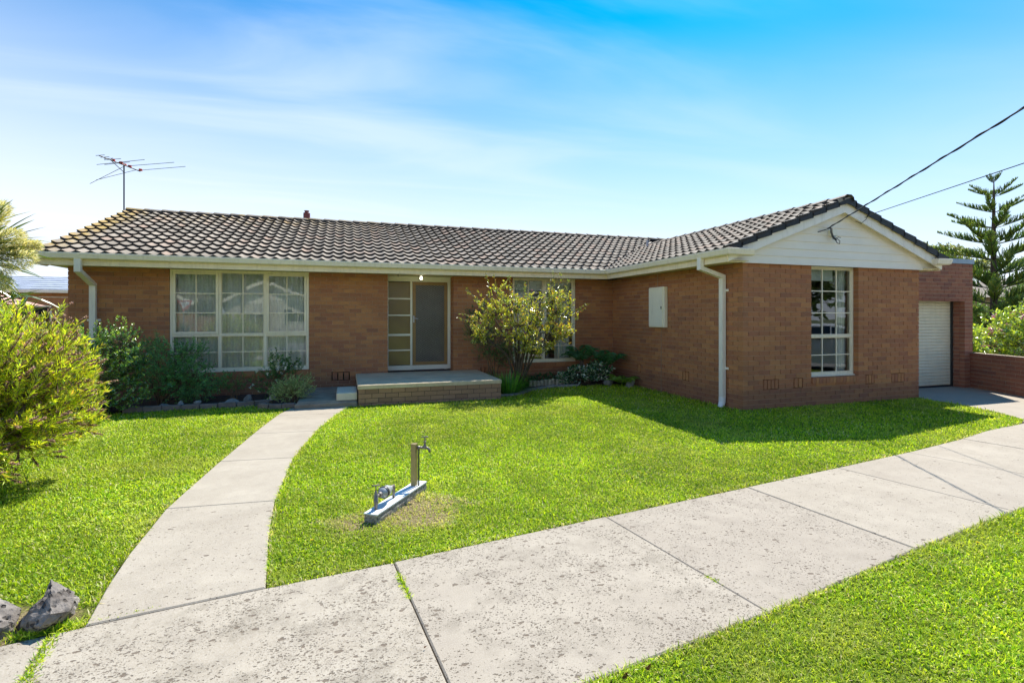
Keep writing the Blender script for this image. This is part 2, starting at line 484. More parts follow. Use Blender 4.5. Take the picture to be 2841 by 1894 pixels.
# ------------------------------------------------------------------ mesh helpers
class MB:
    """collects geometry in world coordinates; build() links it as one object"""
    def __init__(s):
        s.v = []; s.f = []; s.tone = []
    def add(s, vs, fs, tone=None):
        o = len(s.v)
        s.v.extend(vs); s.f.extend([tuple(i + o for i in f) for f in fs])
        s.tone.extend([tone if tone is not None else 0.0] * len(fs))
        return s
    def box(s, x0, y0, z0, x1, y1, z1, tone=None):
        v = [(x0, y0, z0), (x1, y0, z0), (x1, y1, z0), (x0, y1, z0), (x0, y0, z1), (x1, y0, z1), (x1, y1, z1), (x0, y1, z1)]
        f = [(0, 3, 2, 1), (4, 5, 6, 7), (0, 1, 5, 4), (1, 2, 6, 5), (2, 3, 7, 6), (3, 0, 4, 7)]
        return s.add(v, f, tone)
    def bbox(s, x0, y0, z0, x1, y1, z1, b=.01, tone=None):
        """box with its upper and vertical edges chamfered"""
        P = [(x0 + b, y0), (x1 - b, y0), (x1, y0 + b), (x1, y1 - b), (x1 - b, y1), (x0 + b, y1), (x0, y1 - b), (x0, y0 + b)]
        cx, cy = (x0 + x1) / 2, (y0 + y1) / 2
        Q = [(x + (b if x < cx else -b), y + (b if y < cy else -b)) for x, y in P]
        v = [(x, y, z0) for x, y in P] + [(x, y, z1 - b) for x, y in P] + [(x, y, z1) for x, y in Q]
        f = [tuple(range(7, -1, -1)), tuple(range(16, 24))]
        for k in (0, 8):
            for i in range(8):
                j = (i + 1) % 8
                f.append((k + i, k + j, k + 8 + j, k + 8 + i))
        return s.add(v, f, tone)
    def prism(s, poly, d, tone=None):
        """poly: list of 3D points (planar), extruded by vector d"""
        n = len(poly)
        v = [tuple(p) for p in poly] + [tuple(p[k] + d[k] for k in range(3)) for p in poly]
        f = [tuple(range(n - 1, -1, -1)), tuple(range(n, 2 * n))]
        for i in range(n):
            j = (i + 1) % n
            f.append((i, j, n + j, n + i))
        return s.add(v, f, tone)
    def tube(s, pts, r, seg=8, cap=True, tone=None):
        pts = [Vector(p) for p in pts]
        n = len(pts)
        rad = [r] * n if isinstance(r, (int, float)) else list(r)
        o = []
        up = Vector((0, 0, 1)); prev = None
        for i, p in enumerate(pts):
            d = (pts[min(i + 1, n - 1)] - pts[max(i - 1, 0)])
            if d.length < 1e-9: d = Vector((0, 0, 1))
            d.normalize()
            if prev is None:
                a = d.cross(up if abs(d.z) < .95 else Vector((1, 0, 0))).normalized()
            else:
                a = (prev - d * prev.dot(d))
                a = a.normalized() if a.length > 1e-6 else d.cross(up).normalized()
            prev = a
            b = d.cross(a)
            for k in range(seg):
                t = 2 * PI * k / seg
                o.append(tuple(p + (a * math.cos(t) + b * math.sin(t)) * rad[i]))
        f = []
        for i in range(n - 1):
            for k in range(seg):
                j = (k + 1) % seg
                f.append((i * seg + k, i * seg + j, (i + 1) * seg + j, (i + 1) * seg + k))
        if cap:
            f.append(tuple(range(seg - 1, -1, -1)))
            f.append(tuple((n - 1) * seg + k for k in range(seg)))
        return s.add(o, f, tone)
    def lathe(s, c, axis, prof, seg=16, tone=None):
        """prof: (distance along axis, radius)"""
        c = Vector(c); ax = Vector(axis).normalized()
        return s.tube([c + ax * h for h, _ in prof], [max(r, 1e-4) for _, r in prof], seg, True, tone)
    def quad(s, a, b, c, d, tone=None):
        return s.add([tuple(a), tuple(b), tuple(c), tuple(d)], [(0, 1, 2, 3)], tone)
    def build(s, name, mat, parent=None, smooth=False, loc=None, **kw):
        me = bpy.data.meshes.new(name)
        off = Vector((0, 0, 0))
        if parent is not None: off = wloc(parent)
        me.from_pydata([tuple(Vector(v) - off) for v in s.v], [], s.f)
        me.materials.append(MAT[mat])
        if any(s.tone):
            a = me.attributes.new('tone', 'FLOAT', 'FACE')
            a.data.foreach_set('value', np.array(s.tone, dtype=np.float32))
        if smooth:
            me.polygons.foreach_set('use_smooth', [True] * len(me.polygons))
        me.update()
        o = bpy.data.objects.new(name, me)
        C.objects.link(o)
        if parent is not None: o.parent = parent
        for k, v in kw.items(): o[k] = v
        return o

def wloc(o):
    v = Vector(o.location)
    while o.parent is not None:
        o = o.parent; v = v + Vector(o.location)
    return v

def thing(name, label, cat, loc=(0, 0, 0), group=None):
    o = bpy.data.objects.new(name, None); C.objects.link(o)
    o.empty_display_size = .1
    o.location = loc; o['label'] = label; o['category'] = cat
    if group: o['group'] = group
    return o
def tag(o, label, cat, group=None):
    o['label'] = label; o['category'] = cat
    if group: o['group'] = group
    return o
def struct(o):
    o['kind'] = 'structure'; return o
def origin(o, p):
    """move the origin of a top-level mesh to p"""
    p = Vector(p)
    o.data.transform(Matrix.Translation(-p)); o.location = p
    return o

def np_mesh(name, V, F, mat, parent=None, col=None, smooth=False, **kw):
    """V (n,3) world coords, F list of arrays (m,k) of faces with k corners; col per vertex"""
    me = bpy.data.meshes.new(name)
    V = np.asarray(V, dtype=np.float32)
    if parent is not None:
        V = V - np.array(wloc(parent), dtype=np.float32)
    loops = np.concatenate([f.reshape(-1) for f in F]).astype(np.int32)
    starts = []; tot = 0
    for f in F:
        starts.append(tot + np.arange(len(f)) * f.shape[1]); tot += f.size
    starts = np.concatenate(starts).astype(np.int32)
    me.vertices.add(len(V)); me.vertices.foreach_set('co', V.reshape(-1))
    me.loops.add(len(loops)); me.loops.foreach_set('vertex_index', loops)
    me.polygons.add(len(starts)); me.polygons.foreach_set('loop_start', starts)
    if smooth: me.polygons.foreach_set('use_smooth', np.ones(len(starts), dtype=bool))
    me.update(calc_edges=True)
    if col is not None:
        a = me.attributes.new('col', 'FLOAT_COLOR', 'POINT')
        c = np.ones((len(V), 4), dtype=np.float32); c[:, :3] = col
        a.data.foreach_set('color', c.reshape(-1))
    me.materials.append(MAT[mat])
    o = bpy.data.objects.new(name, me); C.objects.link(o)
    if parent is not None: o.parent = parent
    for k, v in kw.items(): o[k] = v
    return o

def unit(a):
    return a / np.maximum(np.linalg.norm(a, axis=-1, keepdims=True), 1e-9)

def leaf_geo(P, D, ln, wd, col, fold=.25, curl=.0):
    """diamond leaves with a folded midrib: 2 triangles each"""
    n = len(P)
    D = unit(D)
    ref = unit(rng.normal(size=(n, 3)))
    A = unit(np.cross(D, ref)); B = np.cross(D, A)
    ln = np.broadcast_to(ln, (n,))[:, None]; wd = np.broadcast_to(wd, (n,))[:, None]
    V = np.empty((n, 4, 3))
    V[:, 0] = P
    V[:, 1] = P + D * ln * .45 + A * wd * .5 + B * wd * fold
    V[:, 2] = P + D * ln - B * ln * curl
    V[:, 3] = P + D * ln * .45 - A * wd * .5 + B * wd * fold
    idx = np.arange(n)[:, None] * 4
    F = np.concatenate([idx + np.array([[0, 1, 2]]), idx + np.array([[0, 2, 3]])])
    return V.reshape(-1, 3), F, np.repeat(col, 4, axis=0)

def palette(n, cols, w=None, jit=.18):
    cols = np.array(cols, dtype=float)
    k = rng.choice(len(cols), n, p=None if w is None else np.array(w) / np.sum(w))
    c = cols[k] * (1 + rng.normal(0, jit, (n, 1))) * (1 + rng.normal(0, jit * .3, (n, 3)))
    return np.clip(c, .004, .9)

# ------------------------------------------------------------------ ground and paving
GX = 0
gb = MB(); gb.quad((-400, -300, -.05), (400, -300, -.05), (400, 500, -.05), (-400, 500, -.05))
ground = struct(gb.build('ground', 'ground'))

FT = [(-3.4, 2.93), (-1.63, 3.155), (-1.302, 3.215), (-.455, 3.335), (.30, 3.42), (2.0, 3.66), (3.63, 3.875), (5.0, 4.065), (6.40, 4.27), (7.80, 4.52), (8.66, 4.72), (9.65, 4.86), (13.0, 5.45)]
FB = [(-3.6, 1.30), (-.5, 1.78), (1.1, 2.03), (2.20, 2.19), (3.79, 2.47), (5.354, 2.70), (8.0, 3.10), (13.4, 3.95)]
def yt(x): return float(np.interp(x, [p[0] for p in FT], [p[1] for p in FT]))
def yb(x): return float(np.interp(x, [p[0] for p in FB], [p[1] for p in FB]))
PL = [(-1.302, 3.24), (-1.40, 3.865), (-1.445, 4.968), (-1.34, 6.421), (-1.19, 8.115), (-1.06, 9.2), (-.90, 9.80)]
PR = [(-.455, 3.345), (-.545, 4.139), (-.597, 4.906), (-.576, 6.36), (-.391, 7.858), (-.08, 9.2), (.06, 9.66)]
def xl(y): return float(np.interp(y, [p[1] for p in PL], [p[0] for p in PL]))
def xr(y): return float(np.interp(y, [p[1] for p in PR], [p[0] for p in PR]))
DRV = [(11.05, 7.25), (10.85, 6.75), (10.82, 6.3), (10.684, 5.945), (10.475, 5.486), (10.183, 5.051), (9.9, 4.93)]

def poly_slab(name, pts, z0, z1, mat, parent, gap=.006, ch=.007, **kw):
    """slab with chamfered top edge from a polygon (counter-clockwise)"""
    n = len(pts)
    def inset(d):
        out = []
        for i in range(n):
            p0 = Vector(pts[i - 1]); p1 = Vector(pts[i]); p2 = Vector(pts[(i + 1) % n])
            e1 = (p1 - p0).normalized(); e2 = (p2 - p1).normalized()
            n1_ = Vector((-e1.y, e1.x)); n2_ = Vector((-e2.y, e2.x))
            b = n1_ + n2_
            q = b / max(b.dot(n1_), .3)
            out.append(p1 + q * d)
        return out
    a = inset(gap); b = inset(gap + ch)
    v = [(p.x, p.y, z0) for p in a] + [(p.x, p.y, z1 - ch) for p in a] + [(p.x, p.y, z1) for p in b]
    f = [tuple(range(2 * n, 3 * n))]
    for k in (0, n):
        for i in range(n):
            j = (i + 1) % n
            f.append((k + i, k + j, k + n + j, k + n + i))
    m = MB(); m.add(v, f)
    return m.build(name, mat, parent, **kw)

# footpath: dirt bed with slabs
m = MB()
m.add([(x, y, -.012) for x, y in FT] + [(x, y, -.012) for x, y in reversed(FB)], [tuple(range(len(FT) + len(FB)))][::-1])
footpath = struct(m.build('footpath', 'joint_dirt'))
tj = [-3.35, -1.44, .299, 2.002, 3.632, 5.02, 6.397, 7.80, 9.25, 10.7, 12.1, 13.0]
bj = [-3.2, -1.22, .46, 2.20, 3.79, 5.30, 6.75, 8.05, 9.5, 10.9, 12.3, 13.2]
wear = [.9, 1.5, 1.3, .8, .35, .18, .15, .2, .1, .1, .1]
tint = [.10, .0, .16, .38, .14, .24, .10, .15, .05, .05, .05]
for i in range(len(tj) - 1):
    lo = [(bj[i], yb(bj[i]))] + [p for p in FB if bj[i] + .05 < p[0] < bj[i + 1] - .05] + [(bj[i + 1], yb(bj[i + 1]))]
    hi = [(tj[i], yt(tj[i]))] + [p for p in FT if tj[i] + .05 < p[0] < tj[i + 1] - .05] + [(tj[i + 1], yt(tj[i + 1]))]
    hi = [(x, y - .004) for x, y in hi]
    o = poly_slab('slab', lo + hi[::-1], -.06, .012 + random.uniform(-.003, .003), 'paving', footpath, .0035)
    o['wear'] = float(wear[i]); o['tint'] = float(tint[i])

# curved garden path
ys = [3.33, 4.91, 6.34, 7.72, 9.02, 9.72]
m = MB()
yy = np.linspace(3.34, 9.75, 14)
m.add([(xr(y), y, -.013) for y in yy] + [(xl(y), y, -.013) for y in yy[::-1]], [tuple(range(28))])
path = struct(m.build('path', 'joint_dirt'))
for i in range(5):
    a, b = ys[i], ys[i + 1]
    q = np.linspace(a, b, 5)
    tl = .10 if i < 4 else .0
    right = [(xr(y), y - (.035 if 0 < i < 5 else 0)) for y in q]
    left = [(xl(y), y + (.045 if 0 < i < 5 else 0)) for y in q]
    if i == 0:
        right = [(xr(y), y) for y in np.linspace(3.326, b - .035, 5)]
        left = [(xl(y), y) for y in np.linspace(3.208, b + .045, 5)]
    if i == 4:
        right[-1] = (xr(b), b - .06)
    o = poly_slab('slab', right + left[::-1], -.06, .016 - .001 * i, 'paving', path, .0035)
    o['wear'] = (.28, .0, .0, .0, .0)[i]; o['tint'] = (.06, .0, .04, .08, .05)[i]

# driveway
drv = [(x, y) for x, y in DRV[::-1]] + [(11.05, 8.6), (13.55, 8.6), (13.62, 7.75), (12.98, 6.40), (12.4, 5.25)]
drv = [(9.9, 4.93)] + [(12.4, 5.36), (13.02, 6.40), (13.62, 7.75), (13.62, 8.6), (11.0, 8.6)] + DRV[:-1]
o = struct(poly_slab('driveway', drv, -.06, .014, 'paving', None, .004, .008)); o['wear'] = .0; o['tint'] = .1

# lawn sheets
def lawn_sheet(name, pts, z=.0):
    mm = MB(); mm.add([(x, y, z) for x, y in pts], [tuple(range(len(pts)))])
    return struct(mm.build(name, 'lawn_soil'))
MAIN_LAWN = [(x, y) for x, y in FT if -.46 <= x <= 9.7] + DRV[::-1] + [(11.0, 7.3), (6.5, 7.3), (6.5, 10.85), (5.2, 10.75), (4.47, 10.70), (3.8, 10.36), (3.40, 9.93), (2.95, 9.86), (2.95, 9.70), (.24, 9.74)] + PR[::-1]
LEFT_LAWN = [(-14, 1.2), (-3.4, 2.93), (-1.63, 3.155), (-1.302, 3.215)] + PL + [(-1.0, 9.80), (-1.42, 9.82), (-1.5, 10.2), (-2.1, 10.19), (-2.7, 10.2), (-3.34, 10.2), (-4.6, 10.0), (-5.4, 10.4), (-5.6, 30), (-14, 30)]
VERGE = [(-14, -.9), (14, -.9), (13.4, 3.95)] + FB[::-1][1:] + [(-14, -.25)]
lawn_sheet('lawn', MAIN_LAWN); lawn_sheet('lawn', LEFT_LAWN); lawn_sheet('lawn', VERGE, .001)
# soil beds
mm = MB()
mm.add([(x, y, .03) for x, y in [(-5.4, 10.25), (-4.5, 10.15), (-3.34, 10.26), (-2.7, 10.26), (-2.1, 10.25), (-1.34, 10.38), (-1.4, 9.9), (-.85, 9.85), (-.72, 11.62), (-5.4, 11.62)]], [tuple(range(10))])
struct(mm.build('garden_bed', 'mulch'))
mm = MB()
mm.add([(x, y, .03) for x, y in [(2.95, 9.92), (3.40, 9.96), (3.8, 10.40), (4.47, 10.74), (5.2, 10.80), (6.57, 10.6), (6.57, 11.62), (2.95, 11.62)]], [tuple(range(8))])
struct(mm.build('garden_bed', 'soil'))
# street behind the viewer (seen only in the windows)
mm = MB(); mm.box(-60, -1.05, -.1, 60, -.9, .02); struct(mm.build('kerb', 'kerb'))
mm = MB(); mm.quad((-60, -8.5, -.036), (60, -8.5, -.036), (60, -1.05, -.036), (-60, -1.05, -.036)); struct(mm.build('road', 'asphalt'))
mm = MB(); mm.quad((12.6, -1.0, -.034), (60, -1.0, -.034), (60, 4.4, -.034), (13.9, 4.0, -.034)); struct(mm.build('side_road', 'asphalt'))

# ------------------------------------------------------------------ brickwork
CT, ST = math.cos(THETA), math.sin(THETA)
def depth_of(p):
    return p[0] * ST + p[1] * CT
def on_screen(p):
    d = depth_of(p)
    if d < .3: return False
    x = 1420.5 + 1400 * (p[0] * CT - p[1] * ST) / d
    y = 879 - 1400 * (p[2] - CAMH) / d
    return -40 < x < 2880 and -40 < y < 1930

BH, BJ = .076, .010
class Wall:
    """half-bond brick wall. O start (x, y), U direction, I inward normal, all horizontal"""
    def __init__(s, O, U, I, length, courses, phase=0, openings=(), first=-1, depth=.11, base=0.0, trim0=0.0, trim1=0.0, tr=0.0):
        s.O = Vector((O[0], O[1], base)); s.U = Vector((U[0], U[1], 0)).normalized(); s.I = Vector((I[0], I[1], 0)).normalized()
        s.L = length; s.n = courses; s.ph = phase; s.op = list(openings); s.first = first; s.dep = depth
        s.trim0, s.trim1 = trim0, trim1
        s.extra = []     # soldier bricks etc: (u0,u1,z0,z1,d0,d1)
        s.alt0 = None; s.alt1 = None
    def P(s, u, d, z):
        return s.O + s.U * u + s.I * d + Vector((0, 0, z))
    def bricks(s):
        out = []
        for i in range(s.first, s.n):
            z0 = i * .086 + BJ / 2; z1 = z0 + BH
            zc = (z0 + z1) / 2
            odd = (i + s.ph) % 2
            a0 = (s.alt0 or (0, 0))[odd]; a1 = s.L - (s.alt1 or (0, 0))[odd]
            u = -.24 + (.12 if odd else 0)
            cuts = [(a, b) for a, b, c, d in s.op if c < zc < d]
            while u < s.L:
                segs = [(max(u, a0), min(u + .23, a1))]
                for a, b in cuts:
                    ns = []
                    for p, q in segs:
                        if q <= a or p >= b: ns.append((p, q)); continue
                        if p < a: ns.append((p, a))
                        if q > b: ns.append((b, q))
                    segs = ns
                for p, q in segs:
                    if q - p > .05:
                        out.append((p, q, z0, z1, random.uniform(-.0018, .0018), s.dep))
                u += .24
        for i, (a, b, c, d) in enumerate(s.op):
            for k, (p, q, z0, z1, e0, e1) in enumerate(out):
                zc = (z0 + z1) / 2
                if not (c < zc < d): continue
                if 0 < p - b < .075: out[k] = (b, q, z0, z1, e0, e1)
                if 0 < a - q < .075: out[k] = (p, a, z0, z1, e0, e1)
        return out + s.extra
    def backing(s, name, mat, parent, rec=.008):
        g = .007
        op = [(a - g, b + g, c - g, d + g) for a, b, c, d in s.op]
        us = sorted({s.trim0, s.L - s.trim1} | {min(max(v, s.trim0), s.L - s.trim1) for o in op for v in o[:2]})
        zs = sorted({s.first * .086, s.n * .086} | {min(max(v, s.first * .086), s.n * .086) for o in op for v in o[2:]})
        m = MB()
        for i in range(len(us) - 1):
            run = None
            for j in range(len(zs) - 1):
                uc, zc = (us[i] + us[i + 1]) / 2, (zs[j] + zs[j + 1]) / 2
                solid = not any(a < uc < b and c < zc < d for a, b, c, d in op)
                if solid:
                    run = (run[0] if run else zs[j], zs[j + 1])
                if (not solid or j == len(zs) - 2) and run:
                    a, b = us[i], us[i + 1]; z0, z1 = run; run = None
                    if b - a < 1e-4: continue
                    q = [s.P(a, rec, z0), s.P(b, rec, z0), s.P(b, s.dep, z0), s.P(a, s.dep, z0)]
                    m.prism(q, (0, 0, z1 - z0))
        return m.build(name, mat, parent)

_bm_cache = {}
def brick_mesh(length, dep, var, mat, dz=BH):
    key = (round(length, 3), round(dep, 3), var, mat, round(dz, 3))
    if key not in _bm_cache:
        r = random.Random(hash(key) & 0xffff)
        m = MB(); m.box(0, 0, 0, length, dep, dz)
        v = [(x + r.uniform(-.0012, .0012), y + r.uniform(-.001, .001), z + r.uniform(-.0012, .0012)) for x, y, z in m.v]
        me = bpy.data.meshes.new('brick'); me.from_pydata(v, [], m.f); me.materials.append(MAT[mat]); me.update()
        _bm_cache[key] = me
    return _bm_cache[key]

def lay_bricks(walls, mat, limit=300):
    """walls: (Wall, part object). The largest in view become objects, the rest one mesh per wall"""
    allb = []
    for w, part in walls:
        for b in w.bricks():
            c = w.P((b[0] + b[1]) / 2, 0, (b[2] + b[3]) / 2)
            d = depth_of(c)
            n = -w.I
            tocam = (Vector((0, 0, CAMH)) - c)
            facing = n.dot(tocam.normalized())
            big = on_screen(c) and facing > 0
            area = (b[1] - b[0]) * (b[3] - b[2]) * facing / (d * d) if big else 0
            allb.append((area, w, part, b))
    order = sorted(range(len(allb)), key=lambda i: -allb[i][0])
    chosen = {i for i in order[:limit] if allb[i][0] > 0}
    rest = {}
    for i, (area, w, part, b) in enumerate(allb):
        u0, u1, z0, z1, d0, d1 = b
        if i in chosen:
            me = brick_mesh(u1 - u0, d1, random.randrange(4), mat, z1 - z0)
            o = bpy.data.objects.new('brick', me); C.objects.link(o); o.parent = part
            o.location = w.P(u0, d0, z0) - wloc(part)
            # the mesh runs +x along the wall and +y inward
            ang = math.atan2(w.U.y, w.U.x)
            crossz = w.U.x * w.I.y - w.U.y * w.I.x
            if crossz > 0:
                o.rotation_euler = (0, 0, ang)
            else:
                o.location = w.P(u1, d0, z0) - wloc(part)
                o.rotation_euler = (0, 0, ang + PI)
        else:
            m = rest.setdefault(part.name, (MB(), part))[0]
            q = [w.P(u0, d0, z0), w.P(u1, d0, z0), w.P(u1, d0 + d1, z0), w.P(u0, d0 + d1, z0)]
            m.prism(q, (0, 0, z1 - z0), tone=random.uniform(.001, .999))
    for nm, (m, part) in rest.items():
        m.build('brickwork', mat, part, kind='stuff')

# ------------------------------------------------------------------ the house
HX0, HX1 = -4.96, 6.56
HY = 11.60
WY = 7.09
WX1 = 10.95
house = thing('brick_house', 'single-storey brown brick house with grey-brown tiled roof and white gable over its right wing', 'house', (2.5, 11.6, 0))

W1 = (-3.32, -.752, .516, 2.60)     # left window
W2 = (3.83, 5.50, .516, 2.60)
W3 = (8.121, 9.30, .516, 2.60)
REC = (.885, 2.38, -1, 2.7)
main_wall = Wall((HX0, HY), (1, 0), (0, 1), HX1 - HX0, 30, 0,
                 [(W1[0] - HX0, W1[1] - HX0, W1[2] - .118, W1[3]), (W2[0] - HX0, W2[1] - HX0, W2[2] - .118, W2[3]), (REC[0] - HX0, REC[1] - HX0, REC[2], REC[3]),
                  (-.30 - HX0, .075 - HX0, .258, .43), (3.03 - HX0, 3.34 - HX0, .258, .43)], trim0=.012)
def soldiers(w, u0, u1, z0, z1, n, gap=.022):
    bw = (u1 - u0 - gap * (n + 1)) / n
    for k in range(n):
        a = u0 + gap + k * (bw + gap)
        w.extra.append((a, a + bw, z0 + .005, z1 - .005, 0.0, .09))
def sill(w, u0, u1, z1, n):
    bw = (u1 - u0) / n
    for k in range(n):
        w.extra.append((u0 + k * bw + .004, u0 + (k + 1) * bw - .004, z1 - .112, z1 - .004, -.028, .13))
def sill_long(w, u0, u1, z1):
    n = int((u1 - u0) / .24)
    bw = (u1 - u0) / n
    for k in range(n):
        w.extra.append((u0 + k * bw + .004, u0 + (k + 1) * bw - .004, z1 - .112, z1 - .004, -.026, .13))
soldiers(main_wall, -.30 - HX0, .075 - HX0, .258, .43, 3)
soldiers(main_wall, 3.03 - HX0, 3.34 - HX0, .258, .43, 3)
sill_long(main_wall, W1[0] - HX0, W1[1] - HX0, .516)
sill_long(main_wall, W2[0] - HX0, W2[1] - HX0, .516)
# wing, side wall (faces -X) runs from the front corner back to the main wall
side_wall = Wall((HX1, WY), (0, 1), (1, 0), HY - WY, 30, 1, [(.35, .50, .344, .516), (1.45, 1.66, .344, .516), (3.2, 3.35, .344, .516)], trim0=.115)
side_wall.alt0 = (.12, 0)
soldiers(side_wall, .35, .50, .344, .516, 1); soldiers(side_wall, 1.45, 1.66, .344, .516, 2); soldiers(side_wall, 3.2, 3.35, .344, .516, 1)
side_wall.alt0 = (0, .12)
wing_wall = Wall((HX1, WY), (1, 0), (0, 1), WX1 - HX1, 30, 0,
                 [(W3[0] - HX1, W3[1] - HX1, .40, W3[3]), (.45, .80, .344, .516), (1.14, 1.36, .344, .516), (2.93, 3.16, .344, .516), (3.62, 3.98, .344, .516)], trim0=.012, trim1=.012)
wing_wall.alt0 = (0, .12)
soldiers(wing_wall, .45, .80, .344, .516, 4, .016); soldiers(wing_wall, 1.14, 1.36, .344, .516, 2)
soldiers(wing_wall, 2.93, 3.16, .344, .516, 3, .016); soldiers(wing_wall, 3.62, 3.98, .344, .516, 4, .016)
sill(wing_wall, W3[0] - HX1, W3[1] - HX1 - .01, .516, 14)
# reveal of the wing window and of the entry recess
rev_w = Wall((W3[1], WY + .12), (0, 1), (1, 0), .0, 30)
ent_r = Wall((REC[1], HY + .12), (0, 1), (1, 0), .40, 30, 1, trim0=.002, trim1=0)
ent_l = Wall((REC[0], HY + .12), (0, 1), (-1, 0), .40, 30, 1, trim0=.002, trim1=0)
left_wall = Wall((HX0, HY + .12), (0, 1), (1, 0), 7.2, 30, 1, trim0=.0)
right_wall = Wall((WX1, WY + .12), (0, 1), (-1, 0), .95, 30, 1)
parts = []
for w, nm in ((main_wall, 'wall'), (side_wall, 'wall'), (wing_wall, 'wall'), (ent_r, 'wall'), (ent_l, 'wall'), (left_wall, 'wall'), (right_wall, 'wall')):
    parts.append((w, w.backing(nm, 'mortar_pink', house)))
lay_bricks(parts, 'brick_brown')

# inside: floor, ceiling and inner walls so that nothing shines through
m = MB()
m.box(HX0 + .12, HY + .42, .34, HX1 - .02, 15.4, .40); m.box(HX1 + .12, WY + .15, .34, WX1 - .12, 12.0, .40)
m.build('inner_floor', 'interior_dark', house)
m = MB()
m.box(HX0 + .0, HY + .14, 2.60, 11.2, 18.9, 2.66)
m.box(HX1 - .0, WY + .02, 2.602, WX1, HY + .13, 2.658)
m.build('ceiling', 'interior', house)
m = MB()
m.box(HX0 + .12, 15.4, .3, 11.2, 15.5, 2.6)
m.box(REC[0] - .12 - .1, HY + .53, .3, REC[0] - .12, 15.4, 2.6)
m.box(REC[1] + .12, HY + .53, .3, REC[1] + .22, 15.4, 2.6)
m.box(WX1 - .12, WY + 1.1, 0, WX1, 15.4, 2.6)
m.box(HX1 + .13, 11.4, .3, WX1 - .12, 11.5, 2.6)
m.box(HX1 + .12, WY + .3, .3, HX1 + .16, 11.4, 2.6)
m.build('inner_wall', 'interior', house)
m = MB(); m.box(HX0, 18.8, 0, 11.2, 18.9, 2.6); m.box(11.1, HY, 0, 11.2, 18.8, 2.6)
m.build('rear_wall', 'mortar_pink', house)

# ------------------------------------------------------------------ windows
def frame_boxes(m, x0, x1, z0, z1, t, y0, y1):
    m.bbox(x0, y0, z0, x0 + t, y1, z1, .003); m.bbox(x1 - t, y0, z0, x1, y1, z1, .003)
    m.box(x0 + t, y0 + .0015, z1 - t, x1 - t, y1, z1 - .0015); m.box(x0 + t, y0 + .0015, z0 + .0015, x1 - t, y1, z0 + t)

def make_window(x0, x1, z0, z1, y, panels, zt, label=None):
    """panels: (xa, xb, columns, rows above, rows below, sash?)"""
    m = MB(); t = .045
    frame_boxes(m, x0, x1, z0, z1, t, y, y + .10)
    for a, b in zip(panels[:-1], panels[1:]):
        c = (a[1] + b[0]) / 2
        m.box(c - .024, y + .004, z0 + t, c + .024, y + .095, z1 - t)
    m.box(x0 + t, y + .007, zt - .022, x1 - t, y + .092, zt + .022)
    m.bbox(x0 - .0, y - .035, z0 - .022, x1 + .0, y + .11, z0 - .001, .006)
    win = m.build('window', 'window_frame', house)
    if label: win['label'] = label
    for (xa, xb, nc, ra, rb, sash) in panels:
        for (za, zb, nr, top) in ((zt + .022, z1 - t, ra, True), (z0 + t, zt - .022, rb, False)):
            a, b, c, d = xa, xb, za, zb
            if sash and top:
                s = MB(); frame_boxes(s, a + .002, b - .002, c + .002, d - .002, .046, y - .008, y + .05)
                s.build('sash', 'window_frame', win)
                a, b, c, d = a + .048, b - .048, c + .048, d - .048
            else:
                s = MB(); frame_boxes(s, a + .001, b - .001, c + .001, d - .001, .014, y + .02, y + .05)
                s.build('glazing_bead', 'window_frame', win)
                a, b, c, d = a + .015, b - .015, c + .015, d - .015
            bt = .019
            ws = (b - a - bt * (nc - 1)) / nc; hs = (d - c - bt * (nr - 1)) / nr
            for i in range(nc):
                for j in range(nr):
                    px = a + i * (ws + bt); pz = c + j * (hs + bt)
                    g = MB()
                    ta = random.uniform(-.0016, .0016); tb = random.uniform(-.0014, .0014)
                    g.quad((px - .004, y + .034 + ta, pz - .004), (px + ws + .004, y + .034 - ta, pz - .004), (px + ws + .004, y + .034 - ta + tb, pz + hs + .004), (px - .004, y + .034 + ta + tb, pz + hs + .004))
                    g.build('pane', 'glass', win)
            g = MB()
            for i in range(1, nc):
                gx = a + i * (ws + bt) - bt
                g.box(gx, y + .021, c, gx + bt, y + .047, d)
            for j in range(1, nr):
                gz = c + j * (hs + bt) - bt
                g.box(a, y + .023, gz, b, y + .045, gz + bt)
            g.build('glazing_bar', 'window_frame', win)
    return win
WF = HY + .012
make_window(W1[0] + .004, W1[1] - .004, .538, 2.578, WF + .0, [(-3.27, -2.466, 2, 3, 2, True), (-2.418, -1.627, 2, 3, 2, False), (-1.579, -.80, 2, 3, 2, True)], 1.262)
make_window(W2[0] + .004, W2[1] - .004, .538, 2.578, WF + .0, [(3.88, 4.62, 2, 3, 2, False), (4.668, 5.45, 2, 3, 2, True)], 1.268)
make_window(W3[0] + .004, W3[1] - .004, .538, 2.578, WY + .10, [(8.17, 9.25, 3, 3, 2, False)], 1.268)

# ------------------------------------------------------------------ entry
EY = 11.93
m = MB()
m.bbox(.888, EY, 2.455, 2.375, EY + .10, 2.578, .003)
m.bbox(.888, EY + .002, .40, .925, EY + .098, 2.455, .003)
m.bbox(1.425, EY + .002, .50, 1.472, EY + .098, 2.455, .003)
m.bbox(2.305, EY + .002, .40, 2.375, EY + .098, 2.455, .003)
m.bbox(.925, EY + .0035, .394, 2.305, EY + .11, .50, .006)
dfr = m.build('door_frame', 'door_frame', house)
zs = [.50, .856, 1.213, 1.669, 2.053, 2.455]
for k in range(1, 5):
    m = MB(); t = .015 if k != 2 else .024
    m.box(.925, EY + .02, zs[k] - t, 1.425, EY + .07, zs[k] + t); m.build('glazing_bar', 'door_frame', dfr)
for k in range(5):
    m = MB(); m.box(.925, EY + .04, zs[k] + .012, 1.425, EY + .046, zs[k + 1] - .012); m.build('pane', 'obscure_glass', dfr)
m = MB()
